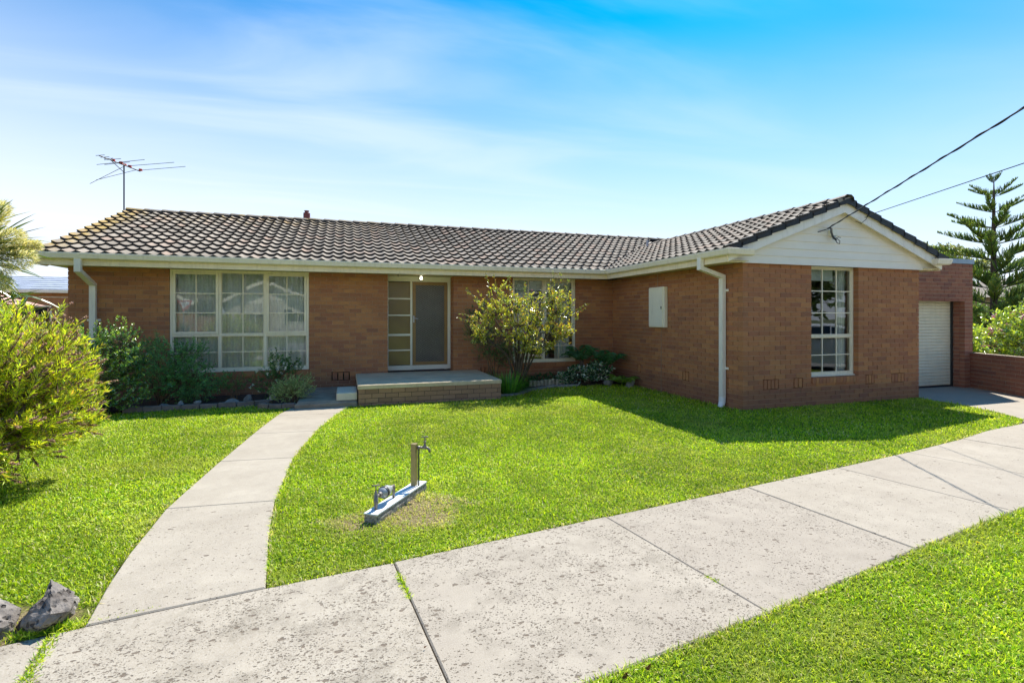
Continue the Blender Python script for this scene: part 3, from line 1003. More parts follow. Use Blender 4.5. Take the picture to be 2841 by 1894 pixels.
x0, x1, z0, z1 = 1.476, 2.301, .503, 2.452
frame_boxes(m, x0, x1, z0, z1, .075, EY + .012, EY + .05)
door = m.build('security_door', 'door_brown', house)
m = MB(); m.box(x0 + .075, EY + .034, z0 + .075, x1 - .075, EY + .040, z1 - .075); m.build('mesh_panel', 'security_mesh', door)
m = MB()
a0, a1, c0, c1 = x0 + .075, x1 - .075, z0 + .075, z1 - .075
kx, kz = .080, .052
def clip_line(p, q):
    (xa, za), (xb, zb) = p, q
    t0, t1 = 0.0, 1.0
    for d, lo, hi, s0 in ((xb - xa, a0, a1, xa), (zb - za, c0, c1, za)):
        t_a, t_b = sorted(((lo - s0) / d, (hi - s0) / d))
        t0, t1 = max(t0, t_a), min(t1, t_b)
    return t0, t1
slope = kz / kx
for sgn in (1, -1):
    k = -60
    while k < 120:
        zc = c0 + k * kz
        p = (a0 - .1, zc - sgn * slope * .1); q = (a1 + .1, zc + sgn * slope * (a1 - a0 + .1))
        t0, t1 = clip_line(p, q)
        if t1 > t0 + .01:
            A = Vector((p[0] + (q[0] - p[0]) * t0, EY + .028, p[1] + (q[1] - p[1]) * t0)); B = Vector((p[0] + (q[0] - p[0]) * t1, EY + .028, p[1] + (q[1] - p[1]) * t1))
            dn = Vector((-(B - A).z, 0, (B - A).x)).normalized() * .0022
            yo = 0 if sgn > 0 else .003
            m.prism([A - dn + Vector((0, yo, 0)), B - dn + Vector((0, yo, 0)), B + dn + Vector((0, yo, 0)), A + dn + Vector((0, yo, 0))], (0, .003, 0))
        k += 1
m.build('diamond_grille', 'grille', door, kind='stuff')
m = MB(); m.bbox(1.486, EY + .002, 1.50, 1.522, EY + .012, 1.66, .004); m.tube([(1.504, EY + .004, 1.60), (1.504, EY - .05, 1.60), (1.60, EY - .055, 1.585)], .009, 8)
m.tube([(1.504, EY + .004, 1.54), (1.504, EY - .008, 1.54)], .013, 10)
m.build('handle', 'alloy', door)
m = MB(); m.box(.9, HY + .53, .4, 2.37, HY + .56, 2.58); m.build('timber_door', 'interior_dark', house)
t = tag(MB().bbox(.892, EY - .035, 1.665, .925, EY - .001, 1.765, .005).build('doorbell', 'plastic_white'), 'small white doorbell button on the cream frame beside the amber sidelight', 'doorbell')
origin(t, (.91, EY, 1.72))

# soffits, fascias, gutters
m = MB()
m.box(-5.2, 11.06, 2.583, 6.11, 12.06, 2.598)
m.box(6.10, 6.95, 2.5845, 6.556, 11.06, 2.599)
m.box(10.955, 6.95, 2.5845, 11.28, 12.06, 2.599)
m.box(-5.2, 12.06, 2.583, -4.965, 19, 2.598)
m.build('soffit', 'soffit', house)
m = MB(); m.box(-5.2, 11.05, 2.556, 6.10, 11.074, 2.735); m.build('fascia', 'fascia_cream', house)
m = MB(); m.box(6.076, 6.92, 2.5565, 6.10, 11.048, 2.735); m.build('fascia', 'fascia_cream', house)
m = MB(); m.box(11.28, 6.92, 2.5565, 11.304, 19, 2.735); m.build('fascia', 'fascia_cream', house)
GP = [(0, 2.665), (.085, 2.662), (.110, 2.678), (.118, 2.715), (.128, 2.748), (.128, 2.774), (.118, 2.778), (.112, 2.770), (.104, 2.70), (.08, 2.674), (.004, 2.677)]
def gutter(pts):
    """profile swept along a plan polyline; the front of the gutter lies to the right of travel"""
    m = MB(); n = len(pts); rows = []
    for i, p in enumerate(pts):
        p = Vector(p)
        d0 = (p - Vector(pts[i - 1])).normalized() if i else None
        d1 = (Vector(pts[i + 1]) - p).normalized() if i < n - 1 else None
        if d0 is None: d0 = d1
        if d1 is None: d1 = d0
        r0 = Vector((d0.y, -d0.x)); r1 = Vector((d1.y, -d1.x))
        b = r0 + r1; b = b / b.dot(r0)
        rows.append([(p.x + b.x * o, p.y + b.y * o, z) for o, z in GP])
    k = len(GP)
    v = [q for r in rows for q in r]; f = []
    for i in range(n - 1):
        for j in range(k):
            j2 = (j + 1) % k
            f.append((i * k + j, (i + 1) * k + j, (i + 1) * k + j2, i * k + j2))
    m.add(v, f)
    for i, s in ((0, 1), (n - 1, -1)):
        e = rows[i][:6] + [(rows[i][0][0], rows[i][0][1], 2.774)]
        m.add(e, [tuple(range(7))])
    return m
gutter([(-5.24, 11.05), (6.10, 11.05), (6.10, 6.90), (6.53, 6.90)][::1]).build('gutter', 'gutter_cream', house)
gutter([(11.02, 6.90), (11.304, 6.90), (11.304, 19.0)]).build('gutter', 'gutter_cream', house)

# gable of the wing
AX = 8.72; KS = .376
def zb_top(x): return 3.742 - KS * abs(x - AX)
gable = MB()
gable.prism([(6.5, 7.055, 2.59), (11.0, 7.055, 2.59), (11.0, 7.055, zb_top(11.0) - .03), (AX, 7.055, zb_top(AX) - .03), (6.5, 7.055, zb_top(6.5) - .03)], (0, .04, 0))
gable = gable.build('gable_wall', 'weatherboard', house)
zz = 2.566
bh = .142
k = 0
while zz < 3.62:
    z1 = min(zz + bh, 3.66)
    def xs(z): return (AX - (zb_top(AX) - .02 - z) / KS, AX + (zb_top(AX) - .02 - z) / KS)
    a, b = xs(zz); c, d = xs(z1)
    a, c = max(a, 6.12), max(c, 6.12); b, d = min(b, 11.27), min(d, 11.27)
    m = MB()
    yo = 7.02
    poly = [(a, yo, zz), (b, yo, zz), (d, yo + .018, z1 + .012), (c, yo + .018, z1 + .012)]
    m.prism(poly, (0, .016, 0))
    m.build('weatherboard', 'weatherboard', gable)
    zz += bh; k += 1
# barge boards, soffit strips under the rakes
for sgn in (-1, 1):
    xe = AX + sgn * (2.62 if sgn < 0 else 2.60)
    m = MB()
    g = .0006 * (sgn > 0)
    pts = [(AX, 6.90, zb_top(AX)), (xe, 6.90, zb_top(xe)), (xe, 6.90, zb_top(xe) - .19), (AX, 6.90, zb_top(AX) - .19)]
    m.prism(pts, (0, .028, 0)); m.build('barge_board', 'barge', house)
    m = MB()
    pts = [(AX, 6.893, zb_top(AX) + .004), (xe, 6.893, zb_top(xe) + .004), (xe, 6.893, zb_top(xe) - .026), (AX, 6.893, zb_top(AX) - .026)]
    m.prism(pts, (0, .006, 0)); m.build('barge_trim', 'fascia_cream', house)
    m = MB()
    pts = [(AX, 6.93, zb_top(AX) - .11), (xe, 6.93, zb_top(xe) - .11), (xe, 6.93, zb_top(xe) - .122), (AX, 6.93, zb_top(AX) - .122)]
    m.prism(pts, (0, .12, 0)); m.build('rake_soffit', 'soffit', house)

# ------------------------------------------------------------------ roof
EY0 = 10.97; RY = 15.0
def zm(y): return 2.745 + KS * (y - 10.98)
def zw(x): return 3.762 - KS * abs(x - AX)
hyp = math.sqrt(1 + KS * KS)
m = MB()
# under-sheets, 2 cm below the tiles
zo = -.012
def sheet(pts): m.prism([(x, y, z + zo - .03) for x, y, z in pts], (0, 0, .03))
sheet([(-5.17, 10.98, zm(10.98)), (6.02, 10.98, zm(10.98)), (10.04, RY, zm(RY)), (-5.17, RY, zm(RY))])
sheet([(-5.17, RY, zm(RY)), (11.3, RY, zm(RY)), (11.3, 19.0, zm(RY) - KS * 4.0), (-5.17, 19.0, zm(RY) - KS * 4.0)])
sheet([(6.02, 6.9, zw(6.02)), (AX, 6.9, zw(AX)), (AX, AX + 4.963, zw(AX)), (6.02, 10.98, zw(6.02))])
sheet([(AX, 6.9, zw(AX)), (11.36, 6.9, zw(11.36)), (11.36, 11.0, zw(11.36)), (AX, AX + 4.963, zw(AX))])
sheet([(10.04, RY, zm(RY)), (AX, AX + 4.963, zw(AX)), (11.36, 11.0, zm(11.0)), (11.36, RY, zm(RY))])
roof = m.build('roof', 'verge_dark', house)

TW, TG = .215, .334
TU = np.array([0, .02, .048, .075, .105, .135, .160, .180, .198, .215, .226])
TH = np.array([.036, .029, .013, .003, .000, .002, .010, .022, .032, .037, .029])
nt_ = len(TU)
def tile_verts():
    """local: x across, y up the slope, z normal. Nose at y=0"""
    top0 = [(u, 0.0, h + .050) for u, h in zip(TU, TH)]
    dup0 = [(u, 0.0, h + .050) for u, h in zip(TU, TH)]
    top1 = [(u, TG + .03, h + .002) for u, h in zip(TU, TH)]
    bot0 = [(u, .004, h * .8 - .002) for u, h in zip(TU, TH)]
    v = bot0 + dup0 + top1 + top0
    f = []
    n = nt_
    for i in range(n - 1):
        f.append((i, i + 1, n + i + 1, n + i))
        f.append((3 * n + i, 3 * n + i + 1, 2 * n + i + 1, 2 * n + i))
    f.append((0, n, 2 * n)); f.append((n - 1, 2 * n - 1, 3 * n - 1)[::-1])
    return v, f
TV, TF = tile_verts()
_tile_me = None
def tile_mesh():
    global _tile_me
    if _tile_me is None:
        _tile_me = bpy.data.meshes.new('roof_tile'); _tile_me.from_pydata(TV, [], TF); _tile_me.materials.append(MAT['roof_tile']); _tile_me.materials.append(MAT['tile_edge_shade'])
        _tile_me.polygons.foreach_set('material_index', [int(i % 2 == 0 or i >= 2 * (nt_ - 1)) for i in range(len(TF))])  # nose and side faces get the painted shade
        sm = [len(f) == 4 and i % 2 == 1 for i, f in enumerate(TF)]
        _tile_me.polygons.foreach_set('use_smooth', sm); _tile_me.update()
    return _tile_me
slopes = [
    # origin, across, up-slope (plan), length across, rows, keep(x, y)
    dict(O=Vector((-5.20, 10.955, zm(10.955))), U=Vector((1, 0, 0)), D=Vector((0, 1, KS)).normalized(), n=76, rows=13, cut=((1, -1), lambda x, y: (y - x - 4.963))),
    dict(O=Vector((5.995, 6.855, zw(5.995))), U=Vector((0, 1, 0)), D=Vector((1, 0, KS)).normalized(), n=33, rows=9, cut=((-1, 1), lambda x, y: (x - y + 4.963))),
]
tiles = []
for si, s in enumerate(slopes):
    nrm = s['U'].cross(s['D'])
    if nrm.z < 0: nrm = -nrm
    s['N'] = nrm
    for r in range(s['rows']):
        for c in range(s['n']):
            jit = random.uniform(-.006, .006)
            if si == 0:
                P = s['O'] + s['U'] * (c * TW) + s['D'] * (r * TG + jit)
            else:
                P = s['O'] + s['U'] * (c * TW) + s['D'] * (r * TG + jit)
            f = s['cut'][1]
            cor = [P, P + s['U'] * TW, P + s['D'] * (TG + .03), P + s['U'] * TW + s['D'] * (TG + .03)]
            vals = [f(q.x, q.y) for q in cor]
            if si == 1:
                if P.x + .1 > AX - .05: continue
            if max(vals) < .02: continue
            clipped = min(vals) < .06
            ctr = (cor[0] + cor[3]) / 2
            tiles.append((si, P, clipped, ctr))
def tile_rank(t):
    si, P, clipped, ctr = t
    if clipped or not on_screen(ctr): return 0
    d = ctr - Vector((0, 0, CAMH)); n = slopes[si]['N']
    fc = -n.dot(d.normalized()) + .25
    return max(fc, .01) / d.length_squared
order = sorted(range(len(tiles)), key=lambda i: -tile_rank(tiles[i]))
chosen = set(order[:300])
rest_v, rest_f, rest_t = [], [], []
for i, (si, P, clipped, ctr) in enumerate(tiles):
    s = slopes[si]
    X, Y, Z = s['U'], s['D'], s['N']
    if si == 1:
        # travel so that x-across keeps the frame right-handed
        M = Matrix((( -X.x, Y.x, Z.x, P.x + X.x * TW), (-X.y, Y.y, Z.y, P.y + X.y * TW), (-X.z, Y.z, Z.z, P.z), (0, 0, 0, 1)))
    else:
        M = Matrix(((X.x, Y.x, Z.x, P.x), (X.y, Y.y, Z.y, P.y), (X.z, Y.z, Z.z, P.z), (0, 0, 0, 1)))
    if i in chosen:
        o = bpy.data.objects.new('roof_tile', tile_mesh()); C.objects.link(o); o.parent = roof
        o.matrix_local = Matrix.Translation(-wloc(roof)) @ M
    elif clipped:
        bm = bmesh.new()
        vs = [bm.verts.new(M @ Vector(v)) for v in TV]
        for f in TF: bm.faces.new([vs[k] for k in f])
        a = Vector((-1, 1, 0)).normalized() if si == 0 else Vector((1, -1, 0)).normalized()
        p = Vector((6.02, 10.983, 0)) + a * .035
        bmesh.ops.bisect_plane(bm, geom=bm.verts[:] + bm.edges[:] + bm.faces[:], plane_co=p, plane_no=a, clear_inner=True)
        bm.verts.index_update()
        o0 = len(rest_v)
        rest_v += [tuple(v.co) for v in bm.verts]; rest_f += [tuple(v.index + o0 for v in f.verts) for f in bm.faces]
        rest_t += [random.uniform(.001, .999)] * len(bm.faces) if 0 else [0] * 0
        tn = random.uniform(.001, .999); rest_t += [tn] * len(bm.faces)
        bm.free()
    else:
        o0 = len(rest_v)
        rest_v += [tuple(M @ Vector(v)) for v in TV]; rest_f += [tuple(k + o0 for k in f) for f in TF]
        rest_t += [random.uniform(.001, .999)] * len(TF)
m = MB(); m.v = rest_v; m.f = rest_f; m.tone = rest_t
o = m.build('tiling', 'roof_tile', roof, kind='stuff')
o.data.materials.append(MAT['tile_edge_shade'])
def shade_edge_faces(me, tiles_=False):
    '''shade painted into the front edges: faces turned down the slope (ridge tiles: their steep sides)'''
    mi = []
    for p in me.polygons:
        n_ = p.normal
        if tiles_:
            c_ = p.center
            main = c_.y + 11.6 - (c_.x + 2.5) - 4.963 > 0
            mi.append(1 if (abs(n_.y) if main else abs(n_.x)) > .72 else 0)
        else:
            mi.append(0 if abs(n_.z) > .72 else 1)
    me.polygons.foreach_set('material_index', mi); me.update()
shade_edge_faces(o.data, True)
# the slopes that face away: tiles joined
m = MB()
for r in range(8):
    for c in range(20):
        x = 11.40 - (r * TG) / hyp
        P = Vector((x, 6.86 + c * TW, zw(x)))
        Yd = Vector((-1, 0, KS)).normalized(); X = Vector((0, 1, 0)); Z = X.cross(Yd)
        if Z.z < 0: Z = -Z
        M = Matrix(((X.x, Yd.x, Z.x, P.x), (X.y, Yd.y, Z.y, P.y), (X.z, Yd.z, Z.z, P.z), (0, 0, 0, 1)))
        m.add([tuple(M @ Vector(v)) for v in TV], TF, random.uniform(.001, .999))
m.build('tiling', 'roof_tile', roof, kind='stuff')

def ridge_cap(A, B, ups=.0):
    """one ridge tile from A to B, its far end tucked under the next"""
    A = Vector(A); B = Vector(B)
    d = (B - A).normalized(); side = Vector((-d.y, d.x, 0)).normalized(); up = Vector((0, 0, 1))
    prof = [(-.128, -.062), (-.112, .008), (-.055, .050), (.055, .050), (.112, .008), (.128, -.062)]
    m = MB()
    n = len(prof); v = []
    for P, h, w in ((A, .016, 1.03), (B, -.006, .97)):
        for a, b in prof: v.append(tuple(P + side * a * w + up * (b + h)))
        for a, b in prof: v.append(tuple(P + side * a * w * .9 + up * (b + h - .016)))
    f = []
    for i in range(n - 1):
        f.append((i, i + 1, 2 * n + i + 1, 2 * n + i))
        f.append((n + i, i + n, 0) if 0 else (i, n + i, n + i + 1, i + 1))
        f.append((2 * n + i, 2 * n + i + 1, 3 * n + i + 1, 3 * n + i))
    m.add(v, f)
    return m
x = -5.20; k = 0
while x < 10.4:
    ridge_o = ridge_cap((x, RY, zm(RY) + .035), (x + .41, RY, zm(RY) + .035)).build('ridge_tile', 'roof_tile', roof); ridge_o.data.materials.append(MAT['tile_edge_shade']); shade_edge_faces(ridge_o.data)
    x += .385
y = 6.82
while y < 13.6:
    ridge_o = ridge_cap((AX, y, zw(AX) + .035), (AX, y + .41, zw(AX) + .035)).build('ridge_tile', 'roof_tile', roof); ridge_o.data.materials.append(MAT['tile_edge_shade']); shade_edge_faces(ridge_o.data)
    y += .385
# verge tiles along both rakes of the wing: dark L-shaped pieces, stepped with the courses
for sgn in (-1, 1):
    for r in range(9):
        x0 = AX + sgn * 2.725 - sgn * r * TG / hyp
        x1 = x0 - sgn * (TG + .03) / hyp
        if sgn * (x1 - AX) < -.02: x1 = AX
        if abs(x1 - x0) < .05: continue
        def zz_(x, o): return zw(x) + o
        a = .072; b = .040
        m = MB()
        pts = [(x0, 6.845, zw(x0) - .035), (x1, 6.845, zw(x1) - .062), (x1, 6.845, zw(x1) + b), (x0, 6.845, zw(x0) + a)]
        m.prism(pts, (0, .018, 0))
        pts = [(x0, 6.845, zw(x0) + a), (x1, 6.845, zw(x1) + b), (x1, 6.845, zw(x1) + b + .014), (x0, 6.845, zw(x0) + a + .014)]
        m.prism(pts, (0, .085, 0))
        m.build('verge_tile', 'verge_dark', roof)
# left gable end of the main roof
m = MB()
m.prism([(-5.20, 11.0, 2.556), (-5.20, 11.06, zm(11.06) - .03), (-5.20, RY, zm(RY) - .03), (-5.20, RY, zm(RY) - .2), (-5.20, 11.4, 2.556)], (.022, 0, 0))
m.build('barge_board', 'fascia_cream', house)
m = MB()
m.prism([(HX0 + .02, HY + .1, 2.58), (HX0 + .02, RY, zm(RY) - .06), (HX0 + .02, 18.8, 2.58)], (.08, 0, 0)); m.build('gable_wall', 'weatherboard', house)
# valley metal
m = MB()
p0 = Vector((6.02, 10.983, zw(6.02) + .01)); p1 = Vector((AX, AX + 4.963, zw(AX) + .01))
sd = Vector((1, -1, 0)).normalized() * .10
m.quad(p0 - sd + Vector((0, 0, .02)), p0, p1, p1 - sd + Vector((0, 0, .02))); m.quad(p0, p0 + sd + Vector((0, 0, .02)), p1 + sd + Vector((0, 0, .02)), p1)
m.build('valley_gutter', 'galv_grey', roof)

# ------------------------------------------------------------------ downpipes
def downpipe(segs, w=.10, d=.055, name='downpipe'):
    return None
def rect_tube(m, pts, w, axis):
    """square pipe through pts; w along 'axis' (unit), d across"""
    n = len(pts); v = []
    ax = Vector(axis)
    for i, p in enumerate(pts):
        p = Vector(p)
        d0 = (p - Vector(pts[i - 1])).normalized() if i else None
        d1 = (Vector(pts[i + 1]) - p).normalized() if i < n - 1 else None
        if d0 is None: d0 = d1
        if d1 is None: d1 = d0
        t = (d0 + d1).normalized()
        b = ax.cross(t).normalized()
        k = 1 / max(.4, t.dot(d0))
        for sa, sb in ((-1, -1), (1, -1), (1, 1), (-1, 1)):
            v.append(tuple(p + ax * (w[0] / 2 * sa) + b * (w[1] / 2 * sb * k)))
    f = [(3, 2, 1, 0), tuple((n - 1) * 4 + q for q in range(4))]
    for i in range(n - 1):
        for q in range(4):
            j = (q + 1) % 4
            f.append((i * 4 + q, i * 4 + j, (i + 1) * 4 + j, (i + 1) * 4 + q))
    m.add(v, f)
# left one: drops from the gutter, slants back to the wall and down. Seen from the right its offset runs sideways
m = MB()
rect_tube(m, [(-4.55, 10.985, 2.70), (-4.55, 10.985, 2.46), (-4.55, 11.545, 2.24), (-4.55, 11.545, .02)], (.098, .072), (1, 0, 0))
dp = m.build('downpipe', 'downpipe', house)
m = MB(); m.box(-4.66, 11.585, 1.55, -4.44, 11.597, 1.59); m.tube([(-4.645, 11.588, 1.57), (-4.645, 11.575, 1.57)], .008); m.tube([(-4.455, 11.588, 1.57), (-4.455, 11.575, 1.57)], .008)
m.build('bracket', 'downpipe', dp)
m = MB()
rect_tube(m, [(6.025, 7.53, 2.70), (6.025, 7.53, 2.50), (6.505, 7.53, 2.36), (6.505, 7.53, .14)], (.098, .072), (0, 1, 0))
dp = m.build('downpipe', 'downpipe', house)
for z in (2.11, .70):
    m = MB(); m.box(6.54, 7.42, z - .02, 6.554, 7.64, z + .02); m.tube([(6.545, 7.435, z), (6.53, 7.435, z)], .012); m.build('bracket', 'downpipe', dp)
m = MB(); m.tube([(6.505, 7.53, .17), (6.50, 7.53, .08), (6.47, 7.52, .02), (6.43, 7.51, -.05)], [.062, .062, .055, .05], 12); m.build('shoe', 'plastic_white', dp)

# ------------------------------------------------------------------ porch and steps
porch = thing('porch', 'low brick porch with a grey-green concrete top in front of the entry door', 'porch', (1.57, 10.6, 0))
m = MB(); m.bbox(.20, 9.585, .312, 2.94, 11.597, .388, .012); m.build('slab', 'porch_concrete', porch)
pf = Wall((.215, 9.60), (1, 0), (0, 1), 2.71, 4, 0, base=-.034, trim0=.01, trim1=.01)
pl = Wall((.215, 9.60), (0, 1), (1, 0), 1.99, 4, 1, base=-.034, trim0=.115); pl.alt0 = (0, .12); pf.alt0 = (.0, .12)
prr = Wall((2.925, 9.60), (0, 1), (-1, 0), 1.99, 4, 1, base=-.034, trim0=.115); prr.alt0 = (.12, .12)
lay_bricks([(w, w.backing('wall', 'mortar_dark', porch, .009)) for w in (pf, pl, prr)], 'brick_porch', 70)
m = MB(); m.bbox(-.83, 9.66, -.03, .198, 11.597, .12, .018); m.bbox(-.86, 9.60, -.04, .196, 9.70, .098, .02)
step = tag(m.build('landing', 'step_concrete'), 'worn low concrete landing at the head of the garden path beside the porch', 'step'); origin(step, (-.3, 10.4, 0))
step2 = tag(MB().bbox(-.165, 9.66, .121, .194, 10.52, .25, .01).build('step_block', 'block_concrete'), 'small pale concrete step block on the landing against the porch side', 'step'); origin(step2, (0, 10.1, .12))
o = tag(MB().bbox(1.50, 11.63, .389, 2.22, 11.90, .403, .004).build('doormat', 'mat_brown'), 'dark brown doormat on the porch below the security door', 'doormat'); origin(o, (1.86, 11.76, .389))
t = thing('porch_light', 'bare round white bulb in a batten holder under the entry soffit', 'light', (1.606, 11.42, 2.583))
m = MB(); m.lathe((1.606, 11.42, 2.582), (0, 0, -1), [(0, .045), (.012, .045), (.016, .024), (.045, .022)], 16); m.build('lamp_holder', 'plastic_white', t, True)
m = MB(); m.lathe((1.606, 11.42, 2.537), (0, 0, -1), [(0, .016), (.02, .024), (.04, .031), (.058, .028), (.068, .016), (.072, .002)], 16); m.build('bulb', 'bulb_lit', t, True)
t = tag(MB().box(1.09, 11.5, 2.572, 1.12, 11.53, 2.583).lathe((1.105, 11.515, 2.572), (0, 0, -1), [(0, .006), (.05, .004)], 6).build('ceiling_hook', 'dark_metal'), 'small dark hook under the entry soffit, left of the bare bulb', 'hook'); origin(t, (1.105, 11.515, 2.58))

# ------------------------------------------------------------------ garage and low wall
garage = thing('garage', 'flat-roofed red brick garage with blue-grey capping attached to the right of the house', 'garage', (12.3, 7.8, 0))
gf = Wall((WX1, 7.72), (1, 0), (0, 1), 2.75, 33, 0, [(-.1, 2.48, -1, 2.02)], trim0=.002, trim1=.002)
gr = Wall((13.43, 7.835), (0, 1), (1, 0), .35, 24, 1, trim0=.003)
gs = Wall((13.70, 7.835), (0, 1), (-1, 0), 5.6, 33, 1, trim0=.002)
lay_bricks([(w, w.backing('wall', 'mortar_pale', garage, .006)) for w in (gf, gr, gs)], 'brick_red', 300)
m = MB(); m.box(10.95, 7.70, 2.842, 13.72, 7.86, 2.945); m.box(13.56, 7.86, 2.842, 13.72, 13.5, 2.945); m.build('capping', 'capping', garage)
m = MB(); m.box(10.9, 7.86, 2.76, 13.56, 13.4, 2.82); m.box(10.9, 13.3, 0, 13.6, 13.4, 2.76); m.build('flat_roof', 'galv_grey', garage)
rd = MB(); rd.box(11.0, 8.02, .03, 13.43, 8.04, 2.10); rd = rd.build('roller_door', 'roller_cream', garage)
nz = 28
me = None
pr = [(0, 0), (.012, .004), (.018, .016), (.018, .052), (.012, .064), (0, .068)]
for k in range(nz):
    z = .055 + k * .0708
    m = MB()
    m.prism([(11.0, 8.018 - a * 1.0, z + b) for a, b in pr] + [(11.0, 8.02, z + .068), (11.0, 8.02, z)], (2.428, 0, 0))
    if me is None:
        o = m.build('slat', 'roller_cream', rd); me = o.data; z0 = z
    else:
        o = bpy.data.objects.new('slat', me); C.objects.link(o); o.parent = rd; o.location = (0, 0, z - z0)
m = MB(); m.box(11.0, 7.99, .018, 13.428, 8.03, .05); m.build('bottom_seal', 'dark_metal', rd)
m = MB(); m.box(13.405, 7.955, .02, 13.428, 8.0, 2.02); m.build('track', 'dark_metal', rd)

low = thing('low_brick_wall', 'low red brick garden wall running along the right side of the driveway from the garage pier', 'wall', (13.0, 6.4, 0))
lu = Vector((-.62, -1.32)).normalized()
lw = Wall((13.595, 7.715), (lu.x, lu.y), (-lu.y, lu.x), 3.0, 9, 0, base=.026, trim0=.01, trim1=.01)
if Vector((-lu.y, lu.x)).dot(Vector((1, 0))) < 0: lw.I = -lw.I
low_ok = True
lay_bricks([(lw, lw.backing('wall', 'mortar_pale', low, .005))], 'brick_red', 260)
m = MB()
q = [lw.P(0, -.004, .774), lw.P(3.0, -.004, .774), lw.P(3.0, .118, .774), lw.P(0, .118, .774)]
m.prism(q, (0, 0, .016)); m.build('coping', 'mortar_pale', low)

# ------------------------------------------------------------------ things on the walls and roof
t = thing('meter_box', 'tall cream electricity meter box on the wing side wall', 'meter box', (6.52, 9.53, 1.85))
m = MB(); m.bbox(6.470, 9.246, 1.404, 6.557, 9.816, 2.283, .006); m.build('case', 'white_paint', t)
m = MB(); m.bbox(6.452, 9.29, 1.425, 6.4695, 9.800, 2.262, .004); m.box(6.448, 9.33, 2.20, 6.4525, 9.77, 2.215); m.build('door', 'white_paint', t)
m = MB(); m.bbox(6.444, 9.315, 1.80, 6.4518, 9.345, 1.86, .002); m.build('latch', 'dark_metal', t)
m = MB(); m.tube([(6.549, 9.60, 2.284), (6.549, 9.60, 2.582)], .008, 6); m.tube([(6.551, 9.47, 1.403), (6.551, 9.47, 0)], .006, 6); m.build('conduit', 'mortar_pink', t)

def at(x, y, d):
    r = (x - 1420.5) / 1400 * d
    return Vector((r * CT + d * ST, -r * ST + d * CT, CAMH - (y - 879) / 1400 * d))
def at_z(x, y, z):
    return at(x, y, 1400 * (CAMH - z) / (y - 879))
ZA = 5.44
t = thing('tv_antenna', 'spindly rooftop television antenna on a thin mast above the left end of the roof', 'antenna', (-5.10, 15.15, 4.2))
mast = at(344, 470, 12.75)
m = MB(); m.tube([(mast.x, mast.y, 4.1), (mast.x, mast.y, 4.9), (mast.x, mast.y, 5.50)], .017, 8); m.build('mast', 'dark_metal', t)
bo = [at_z(275, 431.7, ZA), at_z(389, 475.5, ZA)]
m = MB(); m.tube(bo, .013, 6); m.tube([at_z(308, 444, ZA) + Vector((0, 0, -.01)), (mast.x, mast.y, ZA - .16)], .008, 5); m.build('boom', 'dark_metal', t)
els = [((266, 432), (290, 430.3)), ((279, 437), (303, 435.3)), ((289, 441), (313.5, 439.3)), ((289, 444), (335.5, 440.5)), ((268.5, 457), (401, 443.2)), ((290, 457), (360, 449.8)), ((249.5, 509.7), (344, 462)), ((352, 461), (483, 450.8)), ((267, 499.5), (378, 471.5)), ((384, 473), (514.5, 462.2))]
for a, b in els:
    m = MB(); m.tube([at_z(*a, ZA + .01), at_z(*b, ZA + .01)], .0065, 5); m.build('element', 'dark_metal', t)
for px, py in ((314, 445), (336, 452), (346, 458), (360, 462), (390, 472)):
    c = at_z(px, py, ZA + .02); m = MB(); m.bbox(c.x - .035, c.y - .03, c.z - .02, c.x + .035, c.y + .03, c.z + .03, .006); m.build('clip', 'tv_red', t)

t = thing('flue', 'short round dark red flue pipe with a wider cowl behind the main ridge', 'flue', (-1.066, 15.5, 4.05))
m = MB(); m.lathe((-1.066, 15.5, 4.0), (0, 0, 1), [(0, .075), (.50, .075)], 18); m.build('pipe', 'flue_red', t, False)
m = MB(); m.lathe((-1.066, 15.5, 4.43), (0, 0, 1), [(0, .088), (.012, .092), (.15, .092), (.16, .086)], 18); m.lathe((-1.066, 15.5, 4.592), (0, 0, 1), [(0, .055), (.045, .055), (.05, .07), (.062, .07)], 18); m.build('cowl', 'flue_red', t)
t = tag(MB().lathe((8.38, 12.8, 3.55), (0, 0, 1), [(0, .045), (.10, .04), (.105, .030), (.325, .030), (.33, .034)], 12).build('vent_pipe', 'lead_pipe'), 'thin grey vent pipe standing on the roof tiles near the valley', 'vent pipe'); origin(t, (8.38, 12.8, 3.6))

# service point under the gable and the two overhead lines
A1 = Vector((8.399, 6.985, 3.253)); B1 = Vector((9.17, 6.82, 3.505))
t = thing('service_connection', 'small pale junction box with looped black cables on the gable boards', 'junction box', (8.5, 7.0, 3.1))
c = Vector((8.505, 6.985, 3.165))
m = MB(); m.bbox(8.455, 6.935, 3.12, 8.575, 7.03, 3.235, .008); m.build('box', 'white_paint', t)
m = MB(); m.lathe((8.52, 6.965, 3.12), (0, 0, -1), [(0, .028), (.03, .03), (.045, .022), (.065, .02)], 10); m.build('gland', 'galv_grey', t)
m = MB(); m.tube([(8.20, 7.03, 3.18), (8.30, 6.98, 3.215), (8.41, 6.93, 3.255)], .009, 6); m.build('hook', 'dark_metal', t)
for dx in (0, .028):
    m = MB(); m.tube([(8.41 + dx, 6.94, 3.25), (8.39 + dx, 6.92, 3.17), (8.42 + dx, 6.91, 3.08), (8.49 + dx, 6.91, 3.03), (8.53, 6.93, 3.06)], .007, 6); m.build('cable', 'black_rubber', t)
m = MB(); m.tube([(8.47, 6.91, 3.06), (8.52, 6.90, 2.98), (8.58, 6.90, 2.965), (8.60, 6.91, 3.02), (8.55, 6.93, 3.07)], .006, 6); m.tube([(8.50, 6.93, 3.06), (8.56, 6.91, 3.09), (8.62, 6.91, 3.085)], .006, 6); m.build('cable', 'black_rubber', t)

